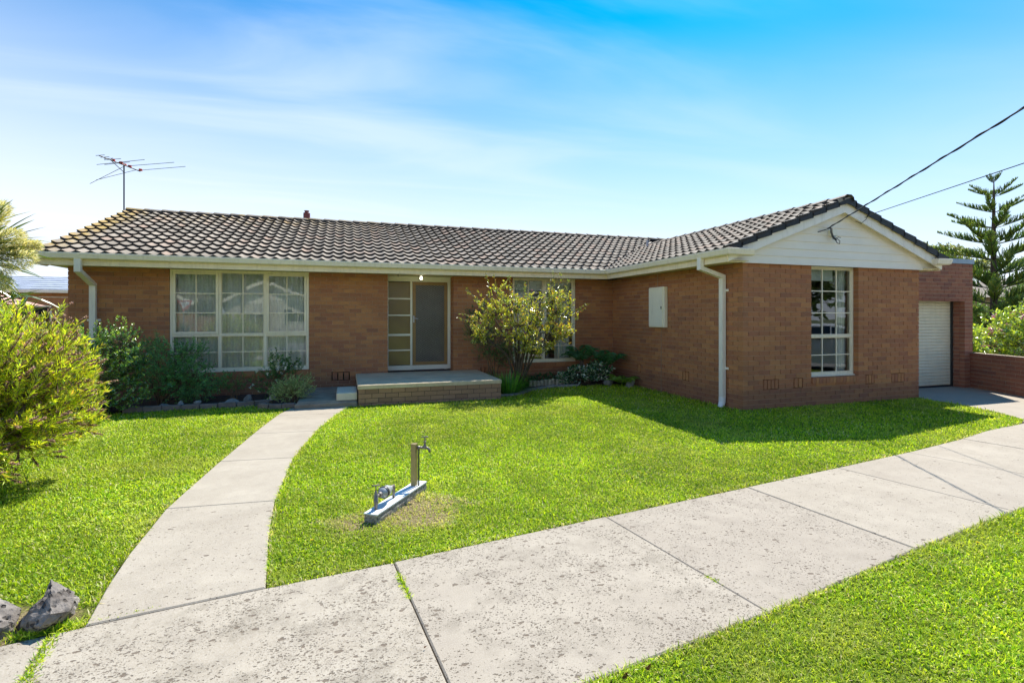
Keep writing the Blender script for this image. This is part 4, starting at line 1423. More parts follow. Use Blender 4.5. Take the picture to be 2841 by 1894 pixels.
def line_path(A, d, ttop, P1, n=40):
    pts = []
    for i in range(n + 1):
        s = i / n * ttop
        p = A + Vector(d) * s
        e = max(0, s - 6) / (ttop - 6)
        q = A + Vector(d) * ttop
        p = p + (Vector(P1) - q) * e * e
        pts.append(p)
    return pts
pole = Vector((-7.2, -19.6))
w1 = line_path(A1, (-.600, -1, .080), 26.5, (-7.2, -19.6, 7.2))
m = MB(); m.tube(w1, .009, 6)
tw = []
for i in range(900):
    s = i / 899 * 26.4
    k = min(len(w1) - 2, int(s / 26.5 * 40)); f = s / 26.5 * 40 - k
    p = w1[k].lerp(w1[k + 1], f); a = s * 2 * PI / .55
    tw.append(p + Vector((math.cos(a) * .011, 0, math.sin(a) * .011)))
m.tube(tw, .006, 4, False)
o = tag(m.build('power_line', 'black_rubber'), 'thick twisted black power line from the gable boards up to the right', 'power line', 'overhead lines to the gable'); origin(o, A1)
m = MB(); m.tube(line_path(B1, (-.52, -1, -.022), 26.3, (-7.2, -19.6, 6.2)), .0062, 6)
m.tube([B1 + Vector((-.07, .0, -.04)), B1 + Vector((-.02, -.02, -.03)), B1], .006, 5); m.tube([B1, B1 + Vector((-.03, 0, -.07)), B1 + Vector((-.12, .03, -.15)), B1 + Vector((-.22, .06, -.11))], .0055, 5)
o = tag(m.build('phone_line', 'black_rubber'), 'thin black phone line from the right barge board up to the right', 'phone line', 'overhead lines to the gable'); origin(o, B1)

# ------------------------------------------------------------------ garden tap on its beam
tap = thing('garden_tap', 'golden tap post and grey backflow valve on a low concrete beam in the lawn', 'garden tap', (.42, 4.46, 0))
ba, bb = Vector((.185, 4.125)), Vector((.672, 4.80))
ud = (bb - ba).normalized(); sd = Vector((-ud.y, ud.x))
def bp(u, w, z):
    p = ba + ud * u + sd * w
    return (p.x, p.y, z)
BL = (bb - ba).length; BZ = .082
m = MB()
n = 14
v = []
for i in range(n + 1):
    u = BL * i / n
    for w, z in ((-.054, -.05), (-.056 + random.uniform(-.004, .004), .03), (-.054, BZ - .011), (.054, BZ - .011), (.056 + random.uniform(-.004, .004), .03), (.054, -.05)):
        v.append(bp(u, w, z))
f = []
for i in range(n):
    for q in range(5): f.append((i * 6 + q, i * 6 + q + 1, (i + 1) * 6 + q + 1, (i + 1) * 6 + q))
f += [tuple(range(5, -1, -1)), tuple(n * 6 + q for q in range(6))]
m.add(v, f); m.build('concrete_beam', 'beam_side', tap)
m = MB(); m.prism([bp(-.006, -.060, BZ - .011), bp(BL + .006, -.060, BZ - .011), bp(BL + .006, .060, BZ - .011), bp(-.006, .060, BZ - .011)], (0, 0, .011)); m.build('cover_board', 'beam_top', tap)
pu = BL - .13
m = MB(); m.prism([bp(pu - .023, -.023, BZ), bp(pu + .023, -.023, BZ), bp(pu + .023, .023, BZ), bp(pu - .023, .023, BZ)], (0, 0, .375))
m.prism([bp(pu - .0245, -.0245, .40), bp(pu + .0245, -.0245, .40), bp(pu + .0245, .0245, .40), bp(pu - .0245, .0245, .40)], (0, 0, .006))
m.prism([bp(pu - .0247, -.0247, .457), bp(pu + .0247, -.0247, .457), bp(pu + .0247, .0247, .457), bp(pu - .0247, .0247, .457)], (0, 0, .008))
m.build('post', 'post_gold', tap)
# standpipe and bib tap on the right of the post
px = Vector(bp(pu + .012, -.040, 0)); dn = Vector((-sd.x, -sd.y, 0))
m = MB(); m.tube([px + Vector((0, 0, BZ)), px + Vector((0, 0, .42))], .0075, 8); m.build('standpipe', 'copper_green', tap)
tz = .428
dirp = Vector((1, -.15, 0)).normalized()
tb = px + Vector((0, 0, tz))
m = MB()
m.lathe(tb - dirp * .012, dirp, [(0, .017), (.02, .018), (.022, .012), (.055, .012), (.06, .016), (.075, .016)], 12)
bc = tb + dirp * .055
m.lathe(bc - Vector((0, 0, .012)), (0, 0, 1), [(0, .014), (.01, .017), (.03, .015), (.036, .011), (.055, .009), (.06, .013), (.068, .012)], 12)
m.tube([bc, bc + dirp * .022 + Vector((0, 0, -.006)), bc + dirp * .040 + Vector((0, 0, -.022)), bc + dirp * .045 + Vector((0, 0, -.045))], [.013, .012, .0115, .013], 10)
tp = m.build('tap', 'brass_grey', tap, True)
m = MB(); m.tube([bc + Vector((0, 0, .05)), bc + Vector((0, 0, .092))], .0055, 8)
m.tube([bc + Vector((-.032, .006, .093)), bc + Vector((-.024, .004, .098)), bc + Vector((0, 0, .094)), bc + Vector((.024, -.004, .098)), bc + Vector((.032, -.006, .093))], [.006, .005, .007, .005, .006], 8); m.build('handle', 'brass_grey', tp, True)
# isolating valve (left) and backflow body
r1 = Vector(bp(.085, .008, 0)); r2 = Vector(bp(.36, .012, 0)); ax = (r2 - r1).normalized()
m = MB()
m.lathe(r1 + Vector((0, 0, BZ - .002)), (0, 0, 1), [(0, .011), (.03, .014), (.055, .014), (.057, .019), (.075, .019), (.077, .017), (.118, .018), (.122, .012), (.135, .013), (.14, .009), (.15, .009)], 12)
iv = m.build('isolating_valve', 'brass_grey', tap, True)
m = MB(); h = r1 + Vector((0, 0, BZ + .145)); m.tube([h, h + Vector((0, 0, .048))], .0048, 8)
m.tube([h + Vector((-.030, 0, .046)), h + Vector((-.02, 0, .050)), h + Vector((0, 0, .048)), h + Vector((.02, 0, .050)), h + Vector((.030, 0, .046))], [.006, .005, .007, .005, .006], 8); m.build('handle', 'brass_grey', iv, True)
zc = BZ + .100
b0 = r1 + Vector((0, 0, zc)); 
m = MB(); m.lathe(b0 + ax * .01, ax, [(0, .012), (.035, .012), (.037, .020), (.06, .021), (.062, .014), (.07, .014)], 12); m.build('union_nut', 'brass_grey', tap, False)
m = MB(); m.lathe(b0 + ax * .075, ax, [(0, .016), (.006, .030), (.028, .043), (.034, .045), (.036, .048), (.052, .048), (.054, .044), (.10, .042), (.115, .036), (.13, .026), (.15, .022)], 20); m.build('backflow_body', 'galv_grey', tap, True)
m = MB(); m.lathe(b0 + ax * .109, ax, [(0, .0495), (.006, .0505), (.018, .0505), (.024, .0495)], 20); m.build('band', 'dark_metal', tap)
m = MB(); m.lathe(b0 + ax * .222, ax, [(0, .018), (.025, .018), (.03, .014), (.06, .014)], 12); m.tube([b0 + ax * .255, b0 + ax * .275 + Vector((0, 0, -.008)), b0 + ax * .277 + Vector((0, 0, -.04)), b0 + ax * .277 + Vector((0, 0, -.10))], [.015, .015, .013, .011], 10); m.build('riser', 'brass_grey', tap, True)

# ------------------------------------------------------------------ curtains and blinds
def wavy(x0, x1, y, z0, z1, amp, wl, n, seed=0):
    r = random.Random(seed); m = MB(); v = []
    ph = 0
    for i in range(n + 1):
        x = x0 + (x1 - x0) * i / n
        ph += 2 * PI * (x1 - x0) / n / wl * r.uniform(.7, 1.3)
        yy_ = y + amp * math.sin(ph)
        v += [(x, yy_, z0), (x, yy_ + .004, (z0 + z1) / 2), (x, yy_, z1)]
    f = []
    for i in range(n):
        for k in range(2): f.append((i * 3 + k, i * 3 + 3 + k, i * 3 + 4 + k, i * 3 + 1 + k))
    m.add(v, f); return m
o = tag(wavy(-3.27, -.80, HY + .17, .55, 2.53, .022, .11, 240, 1).build('sheer_curtain', 'sheer', None, True), 'white sheer curtain hanging across the big left window', 'curtain'); origin(o, (-2.0, HY + .24, 2.53))
o = tag(wavy(5.02, 5.44, HY + .22, .56, 2.50, .030, .085, 80, 3).build('curtain', 'curtain', None, True), 'pale drawn-back curtain at the right side of the window behind the tall shrub', 'curtain'); origin(o, (5.2, HY + .22, 2.5))
o = tag(wavy(3.92, 4.30, HY + .22, .56, 2.50, .030, .085, 80, 4).build('curtain', 'curtain', None, True), 'pale drawn-back curtain at the left side of the window behind the tall shrub', 'curtain'); origin(o, (4.1, HY + .22, 2.5))
m = MB(); m.box(3.92, HY + .15, 2.28, 5.44, HY + .155, 2.53); o = tag(m.build('roller_blind', 'blind'), 'pale roller blind at the top of the window behind the tall shrub', 'blind'); origin(o, (4.7, HY + .15, 2.5))
m = MB(); m.box(8.20, WY + .24, 2.32, 8.93, WY + .245, 2.53); o = tag(m.build('roller_blind', 'blind'), 'short white roller blind at the top of the wing window', 'blind'); origin(o, (8.6, WY + .24, 2.5))
o = tag(wavy(9.06, 9.24, WY + .26, .56, 2.53, .02, .07, 40, 5).build('curtain', 'curtain', None, True), 'narrow grey-green curtain at the right side of the wing window', 'curtain'); origin(o, (9.15, WY + .26, 2.5))

# ------------------------------------------------------------------ bed edgings and stones
def lump(c, sx, sy, sz, seed, mat, name, rough=.22, sub=3, rot=0.0, flat=0.0):
    bm = bmesh.new(); bmesh.ops.create_icosphere(bm, subdivisions=sub, radius=1)
    r = np.random.default_rng(seed)
    K = unit(r.normal(size=(9, 3))); hk = r.uniform(.55, 1.0, 9)
    for v in bm.verts:
        p = np.array(v.co)
        d = 1.0
        for k, h in zip(K, hk):
            q = p @ k
            if q > h * .9: d = min(d, h * .9 / q)
        nn = sum(math.sin(p @ k * w + w) for k, w in zip(K[:5], (3.1, 4.7, 6.1, 9.3, 12.7))) / 5
        d *= 1 + rough * .5 * nn
        v.co = Vector((p * d * np.array([sx, sy, sz])).tolist())
    bmesh.ops.rotate(bm, verts=bm.verts, matrix=Matrix.Rotation(rot, 3, 'Z'))
    me = bpy.data.meshes.new(name); bm.to_mesh(me); bm.free(); me.materials.append(MAT[mat])
    o = bpy.data.objects.new(name, me); C.objects.link(o); o.location = c
    return o
def edging(pts, n, mat, name, label, w=.09, h=.09, cat='edging'):
    root = thing(name, label, cat, (pts[0][0], pts[0][1], 0))
    P = [Vector(p) for p in pts]
    L_ = [0]
    for a, b in zip(P[:-1], P[1:]): L_.append(L_[-1] + (b - a).length)
    def pt(s):
        for i in range(len(P) - 1):
            if s <= L_[i + 1]: return P[i].lerp(P[i + 1], (s - L_[i]) / (L_[i + 1] - L_[i]))
        return P[-1]
    for k in range(n):
        a = pt(L_[-1] * k / n); b = pt(L_[-1] * (k + 1) / n)
        d = (b - a); l = d.length; d.normalize(); s = Vector((-d.y, d.x))
        a = a + d * .006; b = b - d * .006
        hh = h + random.uniform(-.008, .008)
        m = MB(); q = [a - s * w / 2, b - s * w / 2, b + s * w / 2, a + s * w / 2]
        c = .008
        v = [(p.x, p.y, -.03) for p in q] + [(p.x, p.y, hh - c) for p in q]
        cc = (a + b) / 2
        v += [(p.x + (cc.x - p.x) * .05, p.y + (cc.y - p.y) * .12, hh) for p in q]
        m.add(v, [(8, 9, 10, 11)] + [(k0 + i, k0 + (i + 1) % 4, k0 + 4 + (i + 1) % 4, k0 + 4 + i) for k0 in (0, 4) for i in range(4)])
        m.build('edging_block', mat, root)
    return root
edging([(-3.6, 10.20), (-3.336, 10.22), (-2.68, 10.23), (-2.10, 10.21), (-1.72, 10.27), (-1.34, 10.40)], 8, 'edge_brown', 'bed_edging', 'low brown-grey block edging along the left bed below the big window')
edging([(-1.33, 10.33), (-1.46, 9.88), (-1.40, 9.84), (-.86, 9.76)], 5, 'edge_brown', 'bed_edging', 'short corner of block edging around the silvery shrub beside the landing')
t = thing('log_edging', 'row of short upright pale logs edging the right-hand bed behind the lawn', 'edging', (4.6, 11.0, 0))
for k in range(12):
    x = 4.05 + k * .097; y = 10.93 + k * .013
    m = MB(); r = random.uniform(.040, .046); h = .17 + random.uniform(-.015, .02)
    m.lathe((x, y, -.02), (random.uniform(-.05, .05), random.uniform(-.08, .02), 1), [(0, r), (h, r), (h + .006, r * .85)], 10); m.build('log', 'log_edge', t)
edging([(3.0, 9.90), (3.40, 9.90), (3.58, 10.12), (3.774, 10.38), (4.10, 10.60), (4.473, 10.74), (5.19, 10.80)], 9, 'edge_stone', 'kerb_edging', 'curved strip of grey concrete edging between the lawn and the right bed', .10, .055)
stones = [(-3.02, 10.30, .10, .11, .05, .06, 'edge_stone', 'flat grey stone lying on the block edging near the dark shrubs'),
          (-2.78, 10.33, .06, .07, .05, .10, 'edge_stone', 'pointed pale grey stone standing on the block edging'),
          (-2.52, 10.32, .17, .08, .045, .04, 'edge_stone', 'long flat blue-grey stone behind the block edging'),
          (-2.02, 10.42, .07, .17, .08, .09, 'edge_stone', 'rounded grey stone half buried in the mulch under the window'),
          (-1.78, 10.75, .10, .11, .09, .10, 'basalt', 'dark round stone against the brick below the big window'),
          (-1.36, 10.72, .09, .08, .06, .075, 'block_concrete', 'small pale rounded stone on the mulch left of the white-flowered shrub'),
          (6.30, 10.35, .05, .15, .12, .13, 'edge_stone', 'grey-white rock at the foot of the wing wall beside the yellow fern'),
          (5.95, 10.75, .10, .13, .10, .12, 'edge_stone', 'grey rock among the ferns in the inner corner')]
for i, (x, y, z, a, b, c, mt, lb) in enumerate(stones):
    tag(lump((x, y, z * .5 + .02), a, b, c, 40 + i, mt, 'stone', .2, 2), lb, 'stone')

def rock(pts, name, label, seed):
    """angular basalt boulder from a convex set of points, roughened"""
    bm = bmesh.new()
    for p in pts: bm.verts.new(p)
    bmesh.ops.convex_hull(bm, input=bm.verts)
    bmesh.ops.triangulate(bm, faces=bm.faces)
    bmesh.ops.subdivide_edges(bm, edges=bm.edges, cuts=5, use_grid_fill=True)
    bmesh.ops.subdivide_edges(bm, edges=bm.edges, cuts=1, use_grid_fill=True)
    from mathutils import noise
    bm.normal_update()
    for v in bm.verts:
        p = v.co * 9 + Vector((seed, 0, 0))
        d = noise.fractal(p, .8, 2.1, 5) * .016 + (noise.noise(p * .55) * .022)
        e = noise.noise(v.co * 34 + Vector((0, seed, 0)))
        if e > .30: d -= (e - .30) * .045
        v.co += v.normal * d
    me = bpy.data.meshes.new(name); bm.to_mesh(me); bm.free(); me.materials.append(MAT['basalt'])
    me.polygons.foreach_set('use_smooth', [False] * len(me.polygons))
    o = bpy.data.objects.new(name, me); C.objects.link(o)
    origin(o, pts[0]); tag(o, label, 'rock'); return o
def rp(x, y, d): return tuple(at(x, y, d))
rock([at_z(60, 1762, -.03), at_z(95, 1766, -.03), at_z(150, 1748, -.03), at_z(207, 1705, -.03), at_z(215, 1672, -.03), at_z(150, 1655, -.03), at_z(90, 1700, -.03), at_z(48, 1748, -.03),
      at(142, 1606, 2.72), at(166, 1632, 2.73), at(207, 1640, 2.78), at(120, 1640, 2.72), at(96, 1682, 2.62), at(190, 1695, 2.63), at(70, 1725, 2.58), at(140, 1702, 2.56), at(112, 1738, 2.54)],
     'rock', 'pitted grey basalt rock with a pointed top beside the footpath corner, the right of two', 3.0)
rock([at_z(-150, 1795, -.03), at_z(-10, 1795, -.03), at_z(25, 1775, -.03), at_z(32, 1732, -.03), at_z(0, 1700, -.03), at_z(-130, 1690, -.03),
      at(0, 1652, 2.70), at(22, 1664, 2.68), at(55, 1690, 2.70), at(40, 1724, 2.62), at(-60, 1640, 2.70), at(-110, 1660, 2.60), at(2, 1742, 2.55), at(-60, 1730, 2.5)],
     'rock', 'smoother brown-grey basalt rock cut by the left edge of the photo', 9.0)

# ------------------------------------------------------------------ plants
def seg_tubes(A, B, ra, rb, k=3):
    """many thin k-sided tubes at once, from arrays of ends"""
    n = len(A)
    D = unit(B - A); ref = np.where(np.abs(D[:, 2:3]) < .9, np.array([[0, 0, 1.]]), np.array([[1., 0, 0]]))
    X = unit(np.cross(D, ref)); Y = np.cross(D, X)
    V = np.empty((n, 2 * k, 3))
    ra = np.broadcast_to(ra, (n,))[:, None]; rb = np.broadcast_to(rb, (n,))[:, None]
    for i in range(k):
        t = 2 * PI * i / k
        o = X * math.cos(t) + Y * math.sin(t)
        V[:, i] = A + o * ra; V[:, k + i] = B + o * rb
    idx = np.arange(n)[:, None] * 2 * k
    F = np.concatenate([idx + np.array([[i, (i + 1) % k, k + (i + 1) % k, k + i]]) for i in range(k)])
    return V.reshape(-1, 3), F

def ellipsoid_points(blobs, n, lo=.55, seed=0):
    w = np.array([b[3] * b[4] * b[5] for b in blobs]) ** .7; w /= w.sum()
    k = rng.choice(len(blobs), n, p=w)
    B = np.array(blobs)[k]
    d = unit(rng.normal(size=(n, 3)))
    r = rng.uniform(lo ** 2, 1, n) ** .5
    ph = rng.uniform(0, 6, 3)
    lumpy = 1 + .13 * np.sin(d[:, 0] * 5 + ph[0] + B[:, 0]) * np.sin(d[:, 2] * 5 + ph[1]) + .09 * np.sin(d[:, 1] * 9 + ph[2])
    return B[:, :3] + d * B[:, 3:6] * (r * lumpy)[:, None], d

def bush(name, label, cat, base, blobs, shoots, shoot_len, leaves, leaf_len, leaf_w, cols, weights=None, mat='leaf',
         n_stems=10, stem_r=.012, group=None, tip=None, up=.45, spread=.8, fwd=.6, zmin=.02, top_cols=None, stem_mat='twig', curl=.05, lo=.5, droop=0):
    root = thing(name, label, cat, tuple(base), group)
    base = np.array(base, dtype=float)
    cols = [tuple(min(.75, q * 1.45) for q in c) for c in cols]
    if top_cols is not None: top_cols = [tuple(min(.75, q * 1.3) for q in c) for c in top_cols]
    P, d = ellipsoid_points(blobs, shoots, lo)
    P = P[P[:, 2] > zmin]; n = len(P)
    d = d[:n] if len(d) != n else d
    cen = np.average(np.array(blobs)[:, :3], axis=0)
    out = unit(P - cen - np.array([0, 0, -.1]))
    D = unit(out * spread + np.array([0, 0, up]) + rng.normal(0, .35, (n, 3)))
    ln = shoot_len * rng.uniform(.6, 1.25, n)
    Q = P - D * ln[:, None] * .5; T = P + D * ln[:, None] * .5
    # leaves along the shoots
    t = rng.uniform(.05, 1.0, (n, leaves))
    L0 = Q[:, None] + (T - Q)[:, None] * t[..., None]
    L0[..., 2] -= droop * t ** 2 * ln[:, None]
    rad = unit(rng.normal(size=(n, leaves, 3)))
    rad = unit(rad - (rad * D[:, None]).sum(-1, keepdims=True) * D[:, None])
    LD = unit(rad + D[:, None] * fwd + np.array([0, 0, .12]))
    shoot_tone = rng.normal(1, .16, (n, 1, 1))
    c = palette(n * leaves, cols, weights, .14).reshape(n, leaves, 3) * shoot_tone
    if top_cols is not None:
        c2 = palette(n * leaves, top_cols, None, .14).reshape(n, leaves, 3)
        f = (t > .62) & (rng.random((n, 1)) < .75)
        c = np.where(f[..., None], c2, c)
    V, F, CC = leaf_geo(L0.reshape(-1, 3), LD.reshape(-1, 3), leaf_len * rng.uniform(.65, 1.2, n * leaves), leaf_w * rng.uniform(.7, 1.2, n * leaves), np.clip(c.reshape(-1, 3), .004, .9), curl=curl)
    keep = V[:, 2] > .005
    V[:, 2] = np.maximum(V[:, 2], .008)
    np_mesh('foliage', V, [F], mat, root, CC)
    # stems
    k = min(n_stems, n)
    sel = rng.choice(n, k, replace=False)
    A, B, ra, rb = [], [], [], []
    for s in sel:
        b = base + rng.normal(0, .03, 3) * [1, 1, 0]
        mid = b * .5 + P[s] * .5 + np.array([0, 0, .12 * (P[s][2] - b[2])]) - (P[s] - b) * [.12, .12, 0] + rng.normal(0, .03, 3)
        pts = [b, b * .25 + mid * .75 + rng.normal(0, .01, 3), mid, mid * .45 + P[s] * .55 + rng.normal(0, .02, 3), P[s]]
        rr = np.linspace(stem_r, stem_r * .28, 5)
        for i in range(4):
            A.append(pts[i]); B.append(pts[i + 1]); ra.append(rr[i]); rb.append(rr[i + 1])
    # twigs: each shoot joins the nearest main stem point
    if A:
        SB = np.array(B)
        for i in range(n):
            j = int(np.argmin(((SB - Q[i]) ** 2).sum(1) + (SB[:, 2] > Q[i][2]) * .05))
            A.append(SB[j]); B.append(Q[i]); ra.append(stem_r * .22); rb.append(stem_r * .14)
            A.append(Q[i]); B.append(T[i]); ra.append(stem_r * .14); rb.append(stem_r * .06)
        V, F = seg_tubes(np.array(A), np.array(B), np.array(ra), np.array(rb), 4)
        np_mesh('stem', V, [F], stem_mat, root)
    return root, P, T, D

# --- bottlebrush at the left edge
G1, G2, G3, G4 = (.46, .50, .022), (.34, .42, .022), (.13, .20, .02), (.52, .47, .04)
bl = [(-3.30, 6.25, 1.05, .78, .72, .68), (-2.80, 5.95, 1.12, .44, .46, .46), (-3.1, 5.75, .62, .62, .50, .52), (-3.75, 6.3, .62, .7, .7, .6), (-3.15, 5.28, .40, .50, .42, .40), (-3.35, 5.4, .9, .5, .4, .5), (-2.78, 6.2, .66, .40, .42, .36)]
root, P, T, D = bush('bottlebrush_shrub', 'large yellow-green needle-leaved shrub with brownish-pink seed spikes at the left edge', 'shrub', (-3.3, 6.2, 0), bl,
     2200, .20, 28, .066, .0095, [G1, G2, G3, G4], [.42, .28, .15, .15], 'leaf', 16, .022, fwd=1.1, up=.5, spread=.9, top_cols=[(.50, .55, .05), (.56, .42, .08), (.42, .52, .04)], lo=.35, zmin=.14)
# seed spikes
sel = [i for i in range(len(P)) if rng.random() < (.42 if T[i][0] > -2.9 else .20)]
m = MB(); sp_v, sp_f = [], []
Vs, Fs, Cs = [], [], []
for i in sel:
    d = unit(D[i] + np.array([.35, -.1, .0])); a = T[i] - d * .02; ln = rng.uniform(.06, .13)
    n_ = 34
    tt = rng.uniform(0, 1, n_); rad = unit(rng.normal(size=(n_, 3)))
    p0 = a + d * (tt * ln)[:, None]
    v, f, c = leaf_geo(p0, unit(rad + d * .6), .019, .016, palette(n_, [(.52, .32, .25), (.42, .24, .18), (.60, .42, .33)]))
    Fs.append(f + sum(len(x) for x in Vs)); Vs.append(v); Cs.append(c)
np_mesh('seed_spike', np.concatenate(Vs), [np.concatenate(Fs)], 'petal', root, np.concatenate(Cs), kind='stuff')
A = np.array([T[i] - D[i] * .03 for i in sel]); B = np.array([T[i] + unit(D[i] + np.array([.35, -.1, 0])) * .08 for i in sel])
v, f = seg_tubes(A, B, .0055, .004, 4); np_mesh('spike_core', v, [f], 'twig', root, kind='stuff')

# --- dark shrubs in the left bed
D1, D2, D3 = (.055, .15, .042), (.09, .20, .05), (.14, .25, .055)
bush('glossy_shrub', 'dense dark green shrub with small glossy leaves in front of the left downpipe', 'shrub', (-4.0, 10.6, .02),
     [(-4.1, 10.25, .80, .72, .50, .66), (-3.72, 10.15, .98, .48, .42, .55), (-4.6, 10.2, .62, .55, .45, .55), (-3.9, 10.05, .35, .7, .35, .32)], 900, .20, 24, .038, .022,
     [D1, D2, D3], None, 'leaf_gloss', 14, .016, top_cols=[(.20, .30, .05), (.28, .36, .07)], lo=.55)
bush('spreading_shrub', 'blue-green spreading shrub reaching over the lower left corner of the big window', 'shrub', (-3.2, 10.7, .02),
     [(-3.25, 10.65, .72, .50, .42, .55), (-2.85, 10.75, .50, .45, .36, .40), (-2.62, 10.85, .33, .40, .30, .28), (-2.75, 10.9, .98, .26, .2, .16)], 650, .22, 20, .046, .016,
     [(.07, .19, .085), (.10, .25, .10), (.16, .32, .12)], None, 'leaf', 14, .014, spread=1.0, up=.25, lo=.45)
bush('thin_shrub', 'small thin dark shrub on the mulch beneath the middle of the big window', 'shrub', (-2.05, 10.85, .03),
     [(-2.05, 10.85, .40, .26, .2, .22)], 60, .14, 14, .035, .012, [D1, D2], None, 'leaf', 10, .007)
root, P, T, D = bush('azalea_shrub', 'small shrub with white and yellow flowers under the right end of the big window', 'shrub', (-1.35, 10.75, .03),
     [(-1.42, 10.72, .36, .30, .24, .28), (-1.25, 10.8, .66, .24, .2, .30), (-1.0, 10.85, .62, .20, .15, .22)], 150, .18, 15, .048, .018, [D1, D2, (.06, .12, .04)], None, 'leaf', 12, .008)
Vs, Fs, Cs, o_ = [], [], [], 0
for i in rng.choice(len(P), 26, replace=False):
    c = T[i] + np.array([0, -.03, .0]); n_ = 9
    v, f, cc = leaf_geo(np.repeat(c[None], n_, 0), unit(rng.normal(size=(n_, 3)) + [0, -.5, .3]), .035, .026, palette(n_, [(.75, .74, .62), (.80, .80, .74), (.75, .65, .25)], [.5, .4, .1], .06))
    Fs.append(f + o_); Vs.append(v); Cs.append(cc); o_ += len(v)
np_mesh('flower', np.concatenate(Vs), [np.concatenate(Fs)], 'petal', root, np.concatenate(Cs), kind='stuff')
bush('silvery_shrub', 'rounded silvery grey-green shrub beside the concrete landing', 'shrub', (-.98, 10.12, .03),
     [(-.98, 10.12, .30, .36, .26, .25), (-.80, 10.1, .36, .26, .2, .24), (-1.14, 10.1, .25, .22, .2, .2)], 330, .13, 30, .022, .010,
     [(.24, .31, .14), (.32, .38, .20), (.16, .24, .09), (.42, .44, .30)], [.35, .3, .2, .15], 'leaf', 16, .006, lo=.4)

# --- the tall open shrub between door and second window
YG, YG2, RD = (.42, .40, .04), (.26, .30, .04), (.42, .17, .06)
root, P, T, D = bush('crown_shrub', 'tall open yellow-green shrub with bare stems and pink-red tips before the middle window', 'shrub', (3.62, 10.50, .03),
     [(3.00, 9.98, 1.85, .50, .38, .46), (3.62, 9.98, 1.68, .48, .38, .44), (4.25, 9.95, 1.78, .48, .38, .48), (2.70, 10.1, 1.40, .34, .28, .36), (3.42, 10.0, 1.28, .50, .32, .30), (4.30, 10.0, 1.32, .42, .32, .22), (3.85, 9.95, .98, .5, .32, .18)],
     500, .19, 16, .056, .026, [YG, YG2, (.14, .19, .03), (.36, .33, .05)], [.35, .3, .15, .2], 'leaf_gloss', 15, .026, top_cols=[(.52, .48, .05), (.42, .44, .05), (.56, .32, .09), (.52, .46, .07)], spread=.5, up=.8, fwd=.5, lo=.12, stem_mat='bark')
# long shoots that rise to the gutter and reach out sideways
Vs, Fs, Cs, o_ = [], [], [], 0; SA, SB_ = [], []
for a, b in [((2.886, 10.080, 2.000), (2.722, 10.030, 2.550)), ((2.982, 10.080, 2.100), (2.905, 10.030, 2.500)), ((3.271, 10.080, 2.000), (3.232, 10.030, 2.500)), ((4.233, 10.030, 2.100), (4.214, 9.980, 2.580)), ((4.329, 9.980, 2.100), (4.377, 9.980, 2.550)), ((4.425, 9.980, 2.000), (4.541, 9.930, 2.420)), ((2.790, 10.030, 1.800), (2.309, 9.980, 2.180)), ((2.790, 10.030, 1.500), (2.213, 9.980, 1.700)), ((4.521, 9.980, 1.600), (4.925, 9.930, 1.800)), ((4.618, 9.980, 1.700), (4.983, 9.880, 1.920)), ((3.559, 10.080, 2.000), (3.579, 9.980, 2.350)), ((2.645, 10.080, 1.500), (2.164, 10.080, 1.600)), ((4.329, 9.980, 1.200), (4.541, 9.880, 1.050))]:
    a = np.array(a); b = np.array(b); n_ = 42
    tt = rng.uniform(.1, 1, n_); p = a + (b - a) * tt[:, None] + rng.normal(0, .012, (n_, 3)); d = unit(b - a)
    v, f, cc = leaf_geo(p, unit(unit(rng.normal(size=(n_, 3))) + d * .7), .040, .020, palette(n_, [(.34, .34, .04), (.22, .28, .04), (.44, .25, .08), (.40, .14, .07)], [.4, .4, .12, .08], .12))
    Fs.append(f + o_); Vs.append(v); Cs.append(cc); o_ += len(v); SA.append(a); SB_.append(b)
np_mesh('long_shoots', np.concatenate(Vs), [np.concatenate(Fs)], 'leaf_gloss', root, np.concatenate(Cs), kind='stuff')
v, f = seg_tubes(np.array(SA), np.array(SB_), .006, .003, 4); np_mesh('stem', v, [f], 'bark', root)
n_ = 130
k_ = rng.choice(len(T), n_); v, f, cc = leaf_geo(T[k_] + rng.normal(0, .015, (n_, 3)), unit(rng.normal(size=(n_, 3)) + [0, 0, .8]), .026, .016, palette(n_, [(.55, .08, .10), (.60, .16, .10), (.62, .10, .22)], None, .1))
np_mesh('flower_bud', v, [f], 'petal', root, cc, kind='stuff')
# the darker low growth beside it
bush('dark_understorey', 'dark green bushy growth at the lower left of the tall open shrub', 'shrub', (3.2, 10.95, .03),
     [(2.85, 10.95, 1.30, .40, .28, .34), (3.15, 11.0, .95, .46, .28, .34), (3.5, 10.95, .75, .36, .28, .30), (2.72, 11.0, 1.62, .24, .2, .22)], 420, .18, 15, .040, .012,
     [(.04, .11, .035), (.06, .15, .04), (.09, .19, .05)], None, 'leaf', 7, .010, lo=.35)

